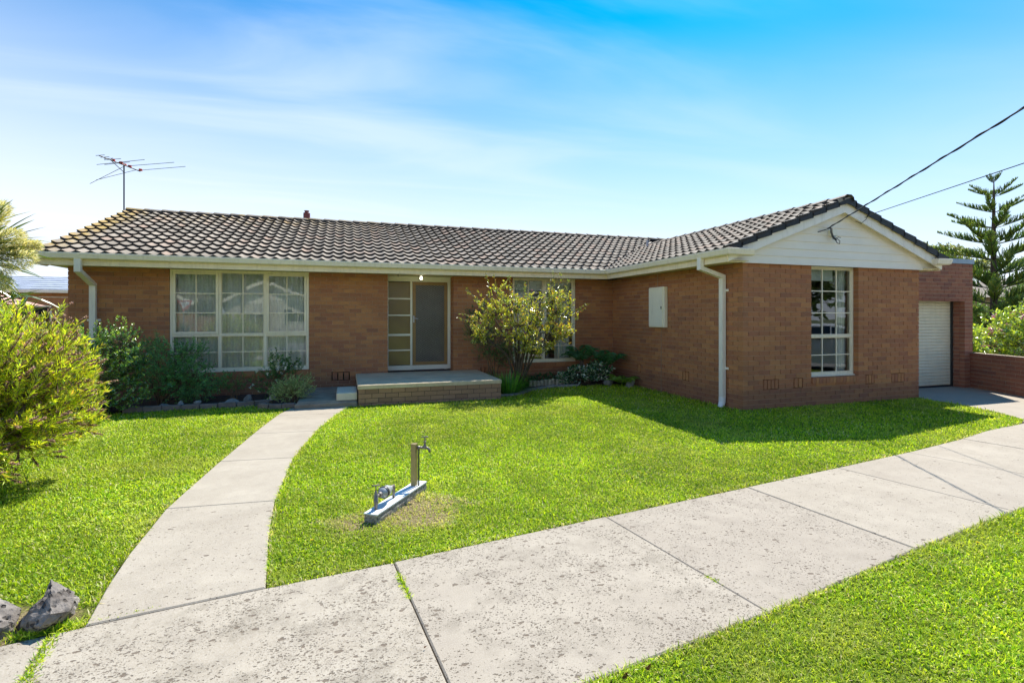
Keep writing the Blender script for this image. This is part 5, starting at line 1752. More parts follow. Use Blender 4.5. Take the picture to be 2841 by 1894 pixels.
def blade_clump(name, label, cat, c, n, ln, w, cols, spread=.9, mat='leaf', arch=.7, base_r=.08):
    """strappy leaves: arching ribbons from one base"""
    root = thing(name, label, cat, tuple(c))
    V, F, CC = [], [], []; o = 0
    for i in range(n):
        a = rng.uniform(0, 2 * PI); l = ln * rng.uniform(.55, 1.1); tilt = rng.uniform(.1, 1) * spread
        b = np.array(c) + np.array([math.cos(a), math.sin(a), 0]) * base_r * rng.random() ** .5
        h = np.array([math.cos(a), math.sin(a), 0]); s = np.array([-math.sin(a), math.cos(a), 0])
        k = 6; q = []
        for j in range(k + 1):
            t = j / k
            p = b + h * l * (math.sin(tilt) * t + arch * .4 * t * t * tilt) + np.array([0, 0, l * (math.cos(tilt) * t - arch * .45 * tilt * t * t)])
            p[2] = max(p[2], .02)
            ww = w * (1 - t ** 2.2) * .5 + .0006
            q.append(p + s * ww); q.append(p - s * ww)
        V += q; F += [(o + 2 * j, o + 2 * j + 1, o + 2 * j + 3, o + 2 * j + 2) for j in range(k)]
        CC += [palette(1, cols)[0]] * len(q); o += len(q)
    np_mesh('foliage', np.array(V), [np.array(F)], mat, root, np.array(CC)); return root
blade_clump('strap_leaf_clump', 'bright green grassy clump of strap leaves beside the right end of the porch', 'plant', (3.28, 10.25, .02), 380, .56, .018, [(.16, .38, .05), (.24, .48, .07), (.10, .26, .04)], 1.1, base_r=.26)
blade_clump('strap_leaf_clump', 'small grassy clump behind the strap leaves at the foot of the tall shrub', 'plant', (3.75, 10.75, .02), 90, .42, .014, [(.05, .13, .02), (.07, .17, .03)], 1.0, base_r=.12)
bush('variegated_plant', 'low plant with cream-edged green leaves in front of the inner corner', 'plant', (5.55, 10.95, .03),
     [(5.30, 10.92, .26, .42, .24, .20), (5.70, 10.88, .32, .36, .24, .24), (5.0, 11.0, .18, .3, .2, .14)], 300, .10, 10, .075, .036,
     [(.03, .10, .04), (.05, .15, .06), (.40, .48, .34), (.62, .66, .55)], [.4, .3, .18, .12], 'leaf_gloss', 10, .006, spread=.6)
bush('low_groundcover', 'low dark ground cover behind the upright log edging', 'plant', (4.55, 11.25, .03),
     [(4.5, 11.2, .14, .55, .2, .14), (4.0, 11.1, .12, .3, .2, .12)], 170, .10, 10, .045, .022, [(.03, .09, .03), (.05, .13, .04), (.02, .06, .03)], None, 'leaf', 8, .005)
def fern(name, label, c, n, ln, cols, lift=1.0):
    root = thing(name, label, 'fern', tuple(c))
    for i in range(n):
        a = 2 * PI * i / n + rng.uniform(-.3, .3); l = ln * rng.uniform(.75, 1.1)
        h = np.array([math.cos(a), math.sin(a), 0]); s = np.array([-math.sin(a), math.cos(a), 0])
        up = rng.uniform(.5, 1.0) * lift
        pts = [np.array(c) + h * l * t * .9 + np.array([0, 0, l * up * (1.15 * t - .95 * t * t)]) for t in np.linspace(0, 1, 17)]
        P_, D_, W_ = [], [], []
        for j in range(2, 17):
            t = j / 16; wl = l * .26 * math.sin(PI * min(1, t * .9 + .12)) + .012
            for sg in (-1, 1):
                for e in (0, .5):
                    q = pts[j] * (1 - e) + pts[j - 1] * e
                    P_.append(q); D_.append(s * sg + h * .5 + np.array([0, 0, -.25])); W_.append(wl)
        v, f, cc = leaf_geo(np.array(P_), np.array(D_), np.array(W_), np.array(W_) * .16 + .004, palette(len(P_), cols))
        A = np.array(pts[:-1]); B = np.array(pts[1:])
        v2, f2 = seg_tubes(A, B, .0035, .003, 3)
        c2 = np.tile(np.array([[.10, .13, .03]]), (len(v2), 1))
        f2t = np.concatenate([f2[:, [0, 1, 2]], f2[:, [0, 2, 3]]]) + len(v)
        np_mesh('frond', np.concatenate([v, v2]), [np.concatenate([f, f2t])], 'leaf', root, np.concatenate([cc, c2]))
    return root
fern('tree_fern', 'dark green fern spreading against the wall right of the middle window', (5.45, 11.15, .55), 11, .66, [(.07, .22, .09), (.10, .28, .11)], 1.7)
fern('tree_fern', 'dark green fern in the inner corner of the two walls', (6.02, 10.95, .42), 12, .66, [(.07, .25, .09), (.11, .32, .11)], 1.75)
fern('yellow_fern', 'small bright yellow-green fern at the wing wall beside the rock', (6.20, 10.50, .05), 10, .50, [(.30, .46, .05), (.22, .38, .05)], 1.4)
m = MB(); m.lathe((5.45, 11.15, .02), (0, 0, 1), [(0, .06), (.55, .05)], 8); o = tag(m.build('fern_stump', 'bark'), 'short dark trunk under the fern right of the middle window', 'trunk'); origin(o, (5.45, 11.15, 0))
m = MB(); m.lathe((6.02, 10.95, .02), (0, 0, 1), [(0, .10), (.42, .085)], 8); o = tag(m.build('fern_stump', 'bark'), 'short trunk under the fern in the inner corner', 'trunk'); origin(o, (6.02, 10.95, 0))

# --- cabbage tree at the left edge, sword leaves and cream flower plumes
ct = thing('cabbage_tree', 'palm-like tree with sword leaves and cream flower plumes at the left edge', 'tree', (-5.55, 9.75, 0))
m = MB(); m.tube([(-5.5, 9.75, -.02), (-5.5, 9.72, .8), (-5.42, 9.66, 1.6), (-5.36, 9.62, 2.45)], [.12, .10, .085, .07], 10); m.build('trunk', 'bark', ct)
hc = np.array([-5.30, 9.60, 2.45])
def sword(l, w, drp):
    k = 7; V = []
    for j in range(k + 1):
        t = j / k
        ww = w * .5 * (min(1, .45 + t * 2.2) * (1 - t ** 3)) + .001
        x = l * t * (1 - .15 * drp * t); z = -drp * l * .55 * t * t
        V += [(x, ww, z + ww * .35), (x, 0, z), (x, -ww, z + ww * .35)]
    F = []
    for j in range(k):
        for q in (0, 1):
            F.append((3 * j + q, 3 * j + q + 1, 3 * j + 4 + q, 3 * j + 3 + q))
    return V, F
sw = []
for i, (l, w, dr, cl) in enumerate([(.72, .055, .35, (.07, .11, .02)), (.80, .05, .75, (.10, .15, .02)), (.62, .05, .15, (.05, .08, .02)), (.75, .052, 1.0, (.20, .22, .03)), (.66, .05, .5, (.32, .28, .05))]):
    V, F = sword(l, w, dr)
    me = bpy.data.meshes.new('leaf'); me.from_pydata(V, [], F); me.materials.append(MAT['leaf_gloss'])
    a = me.attributes.new('col', 'FLOAT_COLOR', 'POINT'); a.data.foreach_set('color', np.tile(np.array(cl + (1,), dtype=np.float32), (len(V), 1)).reshape(-1)); sw.append(me)
def put_leaf(me, c, az, el, parent, s=1.0):
    o = bpy.data.objects.new('leaf', me); C.objects.link(o); o.parent = parent
    o.location = Vector(c) - wloc(parent); o.rotation_euler = (rng.uniform(-.5, .5), -el, az); o.scale = (s, s, s)
for k in range(120):
    el = rng.uniform(-1.2, 1.45); az = rng.uniform(0, 2 * PI)
    put_leaf(sw[int(rng.choice(5, p=[.26, .26, .2, .18, .10]))], hc + rng.normal(0, .05, 3) + np.array([0, 0, .08 if el > 0 else -.08]), az, el, ct, rng.uniform(.95, 1.45) if el > .2 else rng.uniform(.9, 1.2))
for k in range(46):
    put_leaf(sw[int(rng.choice([1, 3, 3, 4]))], hc + np.array([.12, -.12, rng.uniform(-.35, .05)]), rng.uniform(-1.9, .9), rng.uniform(-1.25, -.2), ct, rng.uniform(.75, 1.0))
for k in range(34):
    put_leaf(sw[int(rng.choice([0, 2, 4]))], hc + rng.normal(0, .06, 3) + np.array([.1, -.1, .1]), rng.uniform(-1.3, .5), rng.uniform(.1, 1.25), ct, rng.uniform(1.1, 1.45))
for k in range(40):
    put_leaf(sw[int(rng.choice([0, 0, 1, 3]))], np.array([-5.2, 9.75, 1.85]) + rng.normal(0, .10, 3), rng.uniform(-2.2, 1.2), rng.uniform(-1.0, .7), ct, rng.uniform(.8, 1.1))
for k in range(22):
    put_leaf(sw[int(rng.choice(3))], np.array([-4.95, 9.9, 1.45]) + rng.normal(0, .05, 3), rng.uniform(-1.5, 1.5), rng.uniform(.1, 1.3), ct, .9)
for k, (dx, dy, dz, s) in enumerate([(.42, -.15, .30, .36), (.30, -.1, .62, .34), (.55, -.2, .06, .38), (.38, -.25, -.22, .32), (.05, -.3, .45, .36), (-.2, -.3, .2, .36), (.20, -.35, -.05, .30), (.66, -.1, .26, .22), (.12, -.3, .78, .24)]):
    c = hc + np.array([dx, dy, dz]) * 1.0
    d = unit(np.array([dx, dy, dz * .6 + .05])); n_ = 1500
    u = rng.uniform(-.7, 1, n_); rr = (1 - (np.abs(u) ** 2)) ** .5 * s * .52
    side = unit(rng.normal(size=(n_, 3)))
    p = c + d * (u * s)[:, None] + side * (rr * rng.uniform(.2, 1, n_) ** .5)[:, None] + np.array([0, 0, -.06])
    v, f, cc = leaf_geo(p, unit(side * .7 + d * 1.0 + np.array([0, 0, -.25])), .075 * rng.uniform(.5, 1.3, n_), .009, palette(n_, [(.85, .78, .36), (.88, .86, .60), (.70, .62, .20), (.42, .46, .12)], [.35, .25, .25, .15], .08))
    A = c - d * s * .7 + rng.normal(0, .01, (40, 3)); B = p[:40]
    v2, f2 = seg_tubes(A, B, .004, .002, 3); f2t = np.concatenate([f2[:, [0, 1, 2]], f2[:, [0, 2, 3]]]) + len(v)
    np_mesh('flower_plume', np.concatenate([v, v2]), [np.concatenate([f, f2t])], 'petal', ct, np.concatenate([cc, np.tile([[.40, .40, .15]], (len(v2), 1))]))

# --- Norfolk pine behind the garage garden
NP = np.array([24.4, 13.04, 0.0])
pine = thing('norfolk_pine', 'tall symmetrical pine with tiered upswept branches behind the garage', 'tree', tuple(NP))
m = MB(); m.tube([tuple(NP), tuple(NP + [.02, 0, 2.2]), tuple(NP + [-.02, 0, 4.4]), tuple(NP + [.0, 0, 6.3]), tuple(NP + [.0, 0, 7.06])], [.17, .125, .085, .04, .012], 10); m.build('trunk', 'bark_pine', pine, True)
br = []
for q in range(4):
    n_ = 74; L_ = 2.0
    t = np.sort(rng.uniform(.16, 1.0, n_))
    x = L_ * t; z = .30 * t ** 2.0 * L_ * .55 + rng.normal(0, .004, n_)
    A = np.stack([x, np.zeros(n_), z], 1)
    sgn = rng.choice([-1, 1], n_) * rng.uniform(.25, 1, n_)
    d = unit(np.stack([rng.uniform(.35, .75, n_), sgn * .75, rng.uniform(.35, .95, n_)], 1))
    ln = (.42 * (1 - t) ** .7 + .10) * rng.uniform(.7, 1.15, n_)
    B = A + d * ln[:, None] * .6; E2 = B + unit(d + np.array([0, 0, .5])) * ln[:, None] * .5
    v1, f1 = seg_tubes(A, B, .017, .019, 4); v2, f2 = seg_tubes(B, E2, .019, .006, 4)
    g = palette(len(v1) // 8, [(.11, .19, .04), (.17, .26, .05), (.30, .34, .06)])
    c1 = np.repeat(g, 8, 0)
    # short needles that ruffle each cord
    nn_ = 8
    tt = rng.uniform(0, 1, (n_, nn_)); pp = (A[:, None] * (1 - tt[..., None]) + E2[:, None] * tt[..., None]).reshape(-1, 3)
    v3, f3, c3 = leaf_geo(pp, unit(rng.normal(size=(n_ * nn_, 3)) + np.repeat(d, nn_, 0)), .055, .022, palette(n_ * nn_, [(.12, .21, .04), (.20, .29, .05), (.33, .37, .07)]))
    xs_ = np.linspace(0, 1, 9); st = np.stack([xs_ * L_, 0 * xs_, .165 * 2 * xs_ ** 2], 1)
    v4, f4 = seg_tubes(st[:-1], st[1:], np.linspace(.026, .008, 8), np.linspace(.023, .006, 8), 5)
    tri = lambda f: np.concatenate([f[:, [0, 1, 2]], f[:, [0, 2, 3]]])
    VV = np.concatenate([v1, v2, v3, v4]); o1 = len(v1); o2 = o1 + len(v2); o3 = o2 + len(v3)
    FF = np.concatenate([tri(f1), tri(f2) + o1, f3 + o2, tri(f4) + o3])
    CC = np.concatenate([c1, c1, c3, np.tile([[.05, .04, .025]], (len(v4), 1))])
    o = np_mesh('branch', VV, [FF], 'leaf', None, CC); br.append(o.data); bpy.data.objects.remove(o)
zt = 6.95; k = 0
while zt > .9:
    frac = (7.06 - zt)
    Lb = .35 if frac < .2 else min(2.3, .62 + frac * .55) if frac < 3.5 else 2.35
    nb = 4 if frac < .2 else 5
    for i in range(nb):
        a = 2 * PI * i / nb + k * .45 + rng.uniform(-.18, .18)
        o = bpy.data.objects.new('branch', br[int(rng.integers(4))]); C.objects.link(o); o.parent = pine
        s = Lb / 2.0 * rng.uniform(.82, 1.12)
        el = .26 - .10 * min(frac, 3.5) / 3.5 + rng.uniform(-.05, .06) if frac > .3 else .45
        o.location = (0, 0, zt + rng.uniform(-.03, .03)); o.rotation_euler = (0, -el, a); o.scale = (s, s, max(s, .55))
    zt -= .16 if frac < .1 else rng.uniform(.56, .64); k += 1

# --- garden beyond the low wall
HG = [(.24, .32, .04), (.34, .42, .05), (.42, .46, .06), (.12, .18, .04)]
root, P, T, D = bush('hydrangea_shrub', 'large light green shrub with pink flowers behind the low brick wall', 'shrub', (17.3, 9.0, 0),
     [(17.1, 8.8, 1.05, .75, .6, .80), (17.6, 8.6, 1.2, .7, .6, .85), (16.6, 8.7, .7, .6, .5, .6), (18.2, 8.6, .9, .8, .6, .7)], 900, .22, 13, .085, .048, HG, None, 'leaf_gloss', 14, .012, lo=.5)
Vs, Fs, Cs, o_ = [], [], [], 0
for i in rng.choice(len(P), 70, replace=False):
    n_ = 26; v, f, cc = leaf_geo(T[i] + rng.normal(0, .035, (n_, 3)), rng.normal(size=(n_, 3)), .04, .034, palette(n_, [(.62, .12, .34), (.70, .25, .45), (.75, .45, .55)], None, .08))
    Fs.append(f + o_); Vs.append(v); Cs.append(cc); o_ += len(v)
np_mesh('flower', np.concatenate(Vs), [np.concatenate(Fs)], 'petal', root, np.concatenate(Cs), kind='stuff')
bush('leafy_shrub', 'light green leafy shrub between the garage pier and the pine trunk', 'shrub', (17.3, 9.7, 0),
     [(17.35, 9.75, .85, .42, .4, .62), (17.7, 9.6, .6, .45, .4, .55), (17.0, 9.6, .6, .4, .4, .5)], 330, .22, 13, .09, .045, HG, None, 'leaf_gloss', 12, .012, lo=.4)
bush('mid_green_shrub', 'mid green feathery shrub behind the garage wall, left of the pine trunk', 'shrub', (25.5, 15.2, 0),
     [(24.8, 15.0, 2.4, .9, .9, .9), (25.6, 14.9, 1.7, .9, .9, .8), (24.6, 15, 3.0, .5, .5, .4)], 520, .45, 22, .13, .03, [(.05, .12, .02), (.09, .18, .03), (.13, .22, .04)], None, 'leaf', 10, .03, lo=.3)
bush('mid_green_shrub', 'mid green feathery shrub behind the pine at the right edge', 'shrub', (30.5, 15.0, 0),
     [(29.5, 14.6, 1.7, 1.8, 1.2, .9), (31, 14.8, 2.6, 1.4, 1.2, 1.1)], 620, .5, 22, .14, .035, [(.05, .11, .02), (.09, .16, .03), (.15, .19, .05)], None, 'leaf', 10, .03, lo=.3)

def tree(name, label, base, h, blobs, shoots, leaf, cols, trunk_r=.18, group=None, mat='leaf', leaves=22, sl=.9, cat='tree', lo=.3, ns=14):
    r, P, T, D = bush(name, label, cat, base, blobs, shoots, sl, leaves, leaf, leaf * .42, cols, None, mat, ns, trunk_r * .5, group, lo=lo, stem_mat='bark')
    m = MB(); b = Vector(base); m.tube([b, b + Vector((.05, 0, h * .25)), b + Vector((-.05, .05, h * .5)), b + Vector((0, 0, h * .75))], [trunk_r, trunk_r * .75, trunk_r * .5, trunk_r * .2], 8); m.build('trunk', 'bark', r, True)
    return r
EU = [(.12, .14, .07), (.18, .19, .09), (.26, .25, .13), (.08, .10, .05)]
def tb(x, y, z, *r): return (x, y, z) + tuple(r)
tree('gum_tree', 'grey-green gum tree far behind the garage roof', (51.5, 30.5, 0), 8, [(48.2, 31.6, 7.5, 1.7, 1.4, .7), (50.8, 30.8, 7.1, 1.6, 1.4, .9), (53.4, 30.0, 5.9, 1.4, 1.2, .9), (50, 31, 6.2, 2.2, 1.5, .8)], 230, .30, EU, .3, None, 'leaf', 20, .8)

# ------------------------------------------------------------------ houses nearby
def simple_house(name, label, x0, y0, x1, y1, wall, roofm, hwall, hroof, front=-1, gable=False, win=((.2, .35), (.6, .8)), over=.5, door=None):
    """house with an actual roof, eaves, windows; front = -1 faces -Y, +1 faces +Y"""
    t = thing(name, label, 'house', ((x0 + x1) / 2, (y0 + y1) / 2, 0))
    m = MB(); m.box(x0, y0, -.05, x1, y1, hwall); m.build('wall', wall, t)
    X0, X1, Y0, Y1 = x0 - over, x1 + over, y0 - over, y1 + over
    z0 = hwall - .02; z1 = hroof; m = MB()
    if gable:
        xm = (X0 + X1) / 2
        v = [(X0, Y0, z0), (xm, Y0, z1), (X1, Y0, z0), (X0, Y1, z0), (xm, Y1, z1), (X1, Y1, z0)]
        v += [(a, b, c - .14) for a, b, c in v]
        m.add(v, [(0, 1, 4, 3), (1, 2, 5, 4), (6, 9, 10, 7), (7, 10, 11, 8), (0, 6, 7, 1), (1, 7, 8, 2), (3, 4, 10, 9), (4, 5, 11, 10), (0, 3, 9, 6), (2, 8, 11, 5)])
    else:
        k = (Y1 - Y0) / 2 * .95; ym = (Y0 + Y1) / 2
        v = [(X0, Y0, z0), (X1, Y0, z0), (X1, Y1, z0), (X0, Y1, z0), (X0 + k, ym, z1), (X1 - k, ym, z1)]
        m.add(v, [(0, 1, 5, 4), (1, 2, 5), (2, 3, 4, 5), (3, 0, 4), (3, 2, 1, 0)])
    m.build('roof', roofm, t)
    yf = y0 if front < 0 else y1
    s = front
    for a, b in win:
        xa, xb = x0 + (x1 - x0) * a, x0 + (x1 - x0) * b
        w = MB(); q = sorted((yf + s * .0, yf + s * .05)); 
        frame_boxes(w, xa, xb, .95, 2.2, .07, q[0], q[1]); w.box((xa + xb) / 2 - .03, q[0], 1.02, (xa + xb) / 2 + .03, q[1], 2.13)
        w = w.build('window', 'white_paint', t)
        g = MB(); q = sorted((yf + s * .003, yf + s * .02)); g.box(xa + .07, q[0], 1.02, xb - .07, q[1], 2.13); g.build('pane', 'glass_dark', w)
    g = MB(); q = sorted((yf + s * (over - .02), yf + s * (over + .08))); 
    if not gable:
        g.box(X0, q[0], z0 - .12, X1, q[1], z0 + .03); g.build('gutter', 'white_paint', t)
    else:
        xm = (X0 + X1) / 2; y_ = q[0]
        for sg in (-1, 1):
            xe = X0 if sg < 0 else X1
            g.prism([(xm, y_, z1 + .02), (xe, y_, z0 + .02), (xe, y_, z0 - .26), (xm, y_, z1 - .26)], (0, .1, 0))
        g.build('barge_board', 'white_paint', t)
        g = MB(); g.prism([(x0, yf - s * .02, hwall), (x1, yf - s * .02, hwall), (xm, yf - s * .02, z1 - .2)], (0, s * .05, 0)); g.build('gable_wall', 'weatherboard', t)
    return t
simple_house('neighbour_house', 'orange brick neighbour house with blue-grey tiled roof beyond the left end', -20.5, 31, -10.5, 38, 'far_wall', 'far_roof_grey', 2.95, 3.85, -1, False, ((.18, .26), (.50, .66)), .45)
simple_house('carport_house', 'low building with pale terracotta roof edge in front of the orange brick neighbour', -17.5, 25.5, -13.2, 28.0, 'far_wall', 'roof_pink', 2.15, 2.72, -1, False, ((.3, .5),), .3)
simple_house('brown_house', 'brown-roofed house at the far left behind the cabbage tree', -40, 44, -24.5, 52, 'far_wall_tan', 'far_roof_brown', 3.0, 6.3, -1, False, ((.6, .8),), .5)
simple_house('tan_house', 'tan brick house with dark eaves behind the pine at the right', 33, 15.5, 46, 23, 'far_wall_tan', 'far_roof_brown', 2.7, 3.9, -1, False, ((.25, .36), (.6, .75)), .5)
m = MB(); m.tube([(-20, 26, 2.65), (-14, 24.6, 2.42), (-8, 23.4, 2.36)], .007, 5); o = tag(m.build('cable', 'white_paint'), 'thin white cable running past the orange brick neighbour house', 'cable'); origin(o, (-20, 26, 2.65))

# across the street, behind the viewer: these are what the window panes mirror
simple_house('street_house', 'brown-roofed gabled brick house across the street, mirrored left in the big window', -20, -32, -12, -24, 'far_wall', 'far_roof_brown', 2.9, 5.0, 1, True, ((.2, .4), (.6, .8)))
simple_house('street_house', 'pale gabled house across the street, mirrored in the middle of the big window', -9.5, -34, -2.5, -25, 'far_wall_pale', 'far_roof_brown', 2.9, 4.8, 1, True, ((.2, .4), (.6, .8)))
simple_house('street_house', 'red-roofed house across the street, mirrored in the right panes of the big window', .5, -38, 9, -30, 'far_wall_tan', 'far_roof_red', 2.9, 4.9, 1, False, ((.2, .4), (.6, .8)))
simple_house('street_house', 'pale house across the street, mirrored in the middle window', 15, -34, 27, -26, 'far_wall_pale', 'far_roof_brown', 2.9, 4.9, 1, True, ((.2, .4), (.6, .8)))
GT = [(.05, .09, .022), (.08, .13, .03), (.13, .16, .05), (.035, .06, .018)]
tree_specs = [(-17, -36, 9.5, 4.2), (-11, -37, 9, 4.0), (-5, -38, 10, 4.6), (2.5, -42, 10.5, 4.8), (10.5, -36, 8, 3.6), (20, -38, 9, 4.2), (29, -13, 7.5, 3.6), (34, -7, 7, 3.4), (27, -22, 8, 3.8)]
lab = ['behind the left street house', 'between the two gabled street houses', 'behind the middle street house', 'behind the red-roofed street house', 'right of the red-roofed street house', 'behind the pale street house', 'at the corner, mirrored in the wing window', 'farthest right, mirrored in the wing window', 'between the street and the corner']
for (x, y, h, r), lb in zip(tree_specs, lab):
    tree('street_tree', 'bushy green street tree ' + lb, (x, y, 0), h, [(x, y, h * .62, r, r * .9, h * .33), (x + r * .5, y + .5, h * .45, r * .7, r * .7, h * .25), (x - r * .5, y, h * .5, r * .7, r * .7, h * .25)], 420, .42, GT, .3, 'trees across the street', 'leaf', 16, 1.0)

# give-way sign seen (reversed) in the left panes
t = thing('give_way_sign', 'red and white triangular give way sign, mirrored in the leftmost pane of the big window', 'sign', (-8.6, -9.8, 0))
m = MB(); m.tube([(-8.6, -9.83, 0), (-8.6, -9.83, 2.75)], .03, 8); m.build('pole', 'galv_grey', t)
def tri_pts(c, s, y): return [(c[0] - s, y, c[1] + s * .62), (c[0] + s, y, c[1] + s * .62), (c[0], y, c[1] - s * 1.1)]
m = MB(); m.prism(tri_pts((-8.6, 2.35), .40, -9.80), (0, .01, 0)); m.build('plate', 'sign_white', t)
m = MB(); m.prism(tri_pts((-8.6, 2.35), .385, -9.789), (0, .002, 0)); m.build('red_border', 'sign_red', t)
m = MB(); m.prism(tri_pts((-8.6, 2.36), .265, -9.786), (0, .002, 0)); m.build('white_centre', 'sign_white', t)
for txt, zz in (('GIVE', 2.43), ('WAY', 2.30)):
    cu = bpy.data.curves.new('lettering', 'FONT'); cu.body = txt; cu.size = .13; cu.align_x = 'CENTER'; cu.extrude = .001; cu.resolution_u = 2
    o = bpy.data.objects.new('lettering', cu); C.objects.link(o); cu.materials.append(MAT['black_rubber'])
    dg = bpy.context.evaluated_depsgraph_get(); me = bpy.data.meshes.new_from_object(o.evaluated_get(dg)); bpy.data.objects.remove(o)
    o = bpy.data.objects.new('lettering', me); C.objects.link(o); o.parent = t; o.location = (0, 9.8 - 9.780, zz); o.rotation_euler = (R(90), 0, PI)
# power pole
t = thing('power_pole', 'tall timber power pole across the street carrying the two overhead lines', 'power pole', (-7.2, -19.8, 0))
m = MB(); m.tube([(-7.2, -19.8, 0), (-7.2, -19.8, 8.2)], [.16, .11], 10); m.build('pole', 'pole_wood', t)
m = MB(); m.box(-8.2, -19.7, 7.5, -6.2, -19.6, 7.62); m.build('crossarm', 'pole_wood', t)

def car(loc, rot):
    t = thing('white_hatchback', 'white hatchback parked on the side road, mirrored in the wing window', 'car', loc)
    t.rotation_euler = (0, 0, rot)
    prof = [(-2.05, .42), (-2.1, .72), (-1.98, .98), (-1.75, 1.12), (-1.35, 1.36), (-.7, 1.46), (.15, 1.44), (.72, 1.20), (1.10, .98), (1.75, .86), (2.05, .70), (2.10, .40), (1.9, .24), (-1.9, .24)]
    def ring(y, s, dz=0): return [(x * s, y, z + dz) for x, z in prof]
    secs = []
    for y, wscale, lift in ((-.86, .96, 0), (-.80, .99, 0), (-.62, 1.0, 0), (0, 1.0, .02), (.62, 1.0, 0), (.80, .99, 0), (.86, .96, 0)):
        row = []
        for x, z in prof:
            inset = max(0, z - .95) * .34 * (1 if abs(y) > .5 else 0)
            yy_ = y - math.copysign(inset, y) if y else 0
            row.append((x * wscale, yy_, z + (lift if z > .9 else 0) - (.03 if abs(y) > .7 and z > 1.3 else 0)))
        secs.append(row)
    n = len(prof); v = [p for r in secs for p in r]; f = []
    for i in range(len(secs) - 1):
        for j in range(n): f.append((i * n + j, i * n + (j + 1) % n, (i + 1) * n + (j + 1) % n, (i + 1) * n + j))
    f += [tuple(range(n)), tuple((len(secs) - 1) * n + j for j in range(n))[::-1]]
    def part(name, vs, fs, mat, par=t, smooth=False):
        me = bpy.data.meshes.new(name); me.from_pydata(vs, [], fs); me.materials.append(MAT[mat])
        if smooth: me.polygons.foreach_set('use_smooth', [True] * len(me.polygons))
        o = bpy.data.objects.new(name, me); C.objects.link(o); o.parent = par; return o
    part('body', v, f, 'car_white')
    for s in (-1, 1):
        def g(pts, name='side_window'):
            vs = []
            for x, z in pts:
                y = s * (.858 - max(0, z - .95) * .34 + .006)
                vs += [(x, y, z)]
            vs += [(a, b - s * .01, c) for a, b, c in vs]
            k = len(pts); fs = [tuple(range(k)), tuple(range(2 * k - 1, k - 1, -1))] + [(i, (i + 1) % k, k + (i + 1) % k, k + i) for i in range(k)]
            part(name, vs, fs, 'glass_dark')
        g([(-1.35, 1.0), (-1.28, 1.28), (-.68, 1.38), (-.68, 1.0)]); g([(-.62, 1.0), (-.62, 1.385), (-.02, 1.38), (-.02, 1.0)]); g([(.04, 1.0), (.04, 1.37), (.28, 1.32), (.78, 1.02)])
        m = MB(); m.bbox(-2.11, s * .62 - .13, .78, -1.96, s * .62 + .13, .92, .02); part('tail_light', m.v, m.f, 'sign_red')
        m = MB(); m.bbox(1.88, s * .6 - .16, .62, 2.09, s * .6 + .16, .76, .02); part('headlight', m.v, m.f, 'alloy')
        for x in (-1.28, 1.28):
            m = MB(); m.lathe((x, s * .70, .31), (0, s, 0), [(0, .30), (.02, .315), (.15, .315), (.175, .29), (.176, .2)], 24); w = part('wheel', m.v, m.f, 'black_rubber')
            m = MB(); m.lathe((x, s * .872, .31), (0, s, 0), [(0, .20), (.01, .205), (.012, .05), (.02, .05)], 20); part('rim', m.v, m.f, 'alloy', w)
    m = MB(); m.prism([(.76, -.62, 1.20), (.76, .62, 1.20), (.20, .60, 1.452), (.20, -.60, 1.452)], (.03, 0, .012)); part('windscreen', m.v, m.f, 'glass_dark')
    m = MB(); m.prism([(-1.78, -.62, 1.13), (-1.78, .62, 1.13), (-1.36, .58, 1.375), (-1.36, -.58, 1.375)], (-.02, 0, .012)); part('rear_window', m.v, m.f, 'glass_dark')
    return t
car((14.5, 2.6, -.03), R(50))

# ------------------------------------------------------------------ grass
def inside(px, py, poly):
    r = np.zeros(len(px), dtype=bool); n = len(poly)
    for i in range(n):
        x1, y1 = poly[i]; x2, y2 = poly[(i + 1) % n]
        if y1 == y2: continue
        c = ((y1 > py) != (y2 > py)) & (px < (x2 - x1) * (py - y1) / (y2 - y1) + x1)
        r ^= c
    return r
def vnoise(x, y, s, seed):
    """smooth value noise for patches"""
    g = np.random.default_rng(seed).random((64, 64))
    u = x * s + 100.3; v = y * s + 57.7
    i = np.floor(u).astype(int); j = np.floor(v).astype(int); fu = u - i; fv = v - j
    fu = fu * fu * (3 - 2 * fu); fv = fv * fv * (3 - 2 * fv)
    a = g[i % 64, j % 64]; b = g[(i + 1) % 64, j % 64]; c = g[i % 64, (j + 1) % 64]; d = g[(i + 1) % 64, (j + 1) % 64]
    return (a * (1 - fu) + b * fu) * (1 - fv) + (c * (1 - fu) + d * fu) * fv
def edge_dist(px, py, poly):
    d = np.full(len(px), 9.0)
    for i in range(len(poly)):
        a = np.array(poly[i]); b = np.array(poly[(i + 1) % len(poly)]); e = b - a; L2 = (e ** 2).sum()
        if L2 < 1e-9: continue
        t = np.clip(((px - a[0]) * e[0] + (py - a[1]) * e[1]) / L2, 0, 1)
        d = np.minimum(d, np.hypot(px - a[0] - t * e[0], py - a[1] - t * e[1]))
    return d
GREENS = np.array([(.460, .590, .022), (.310, .480, .018), (.580, .680, .035), (.150, .290, .016), (.66, .70, .11), (.72, .62, .34)])
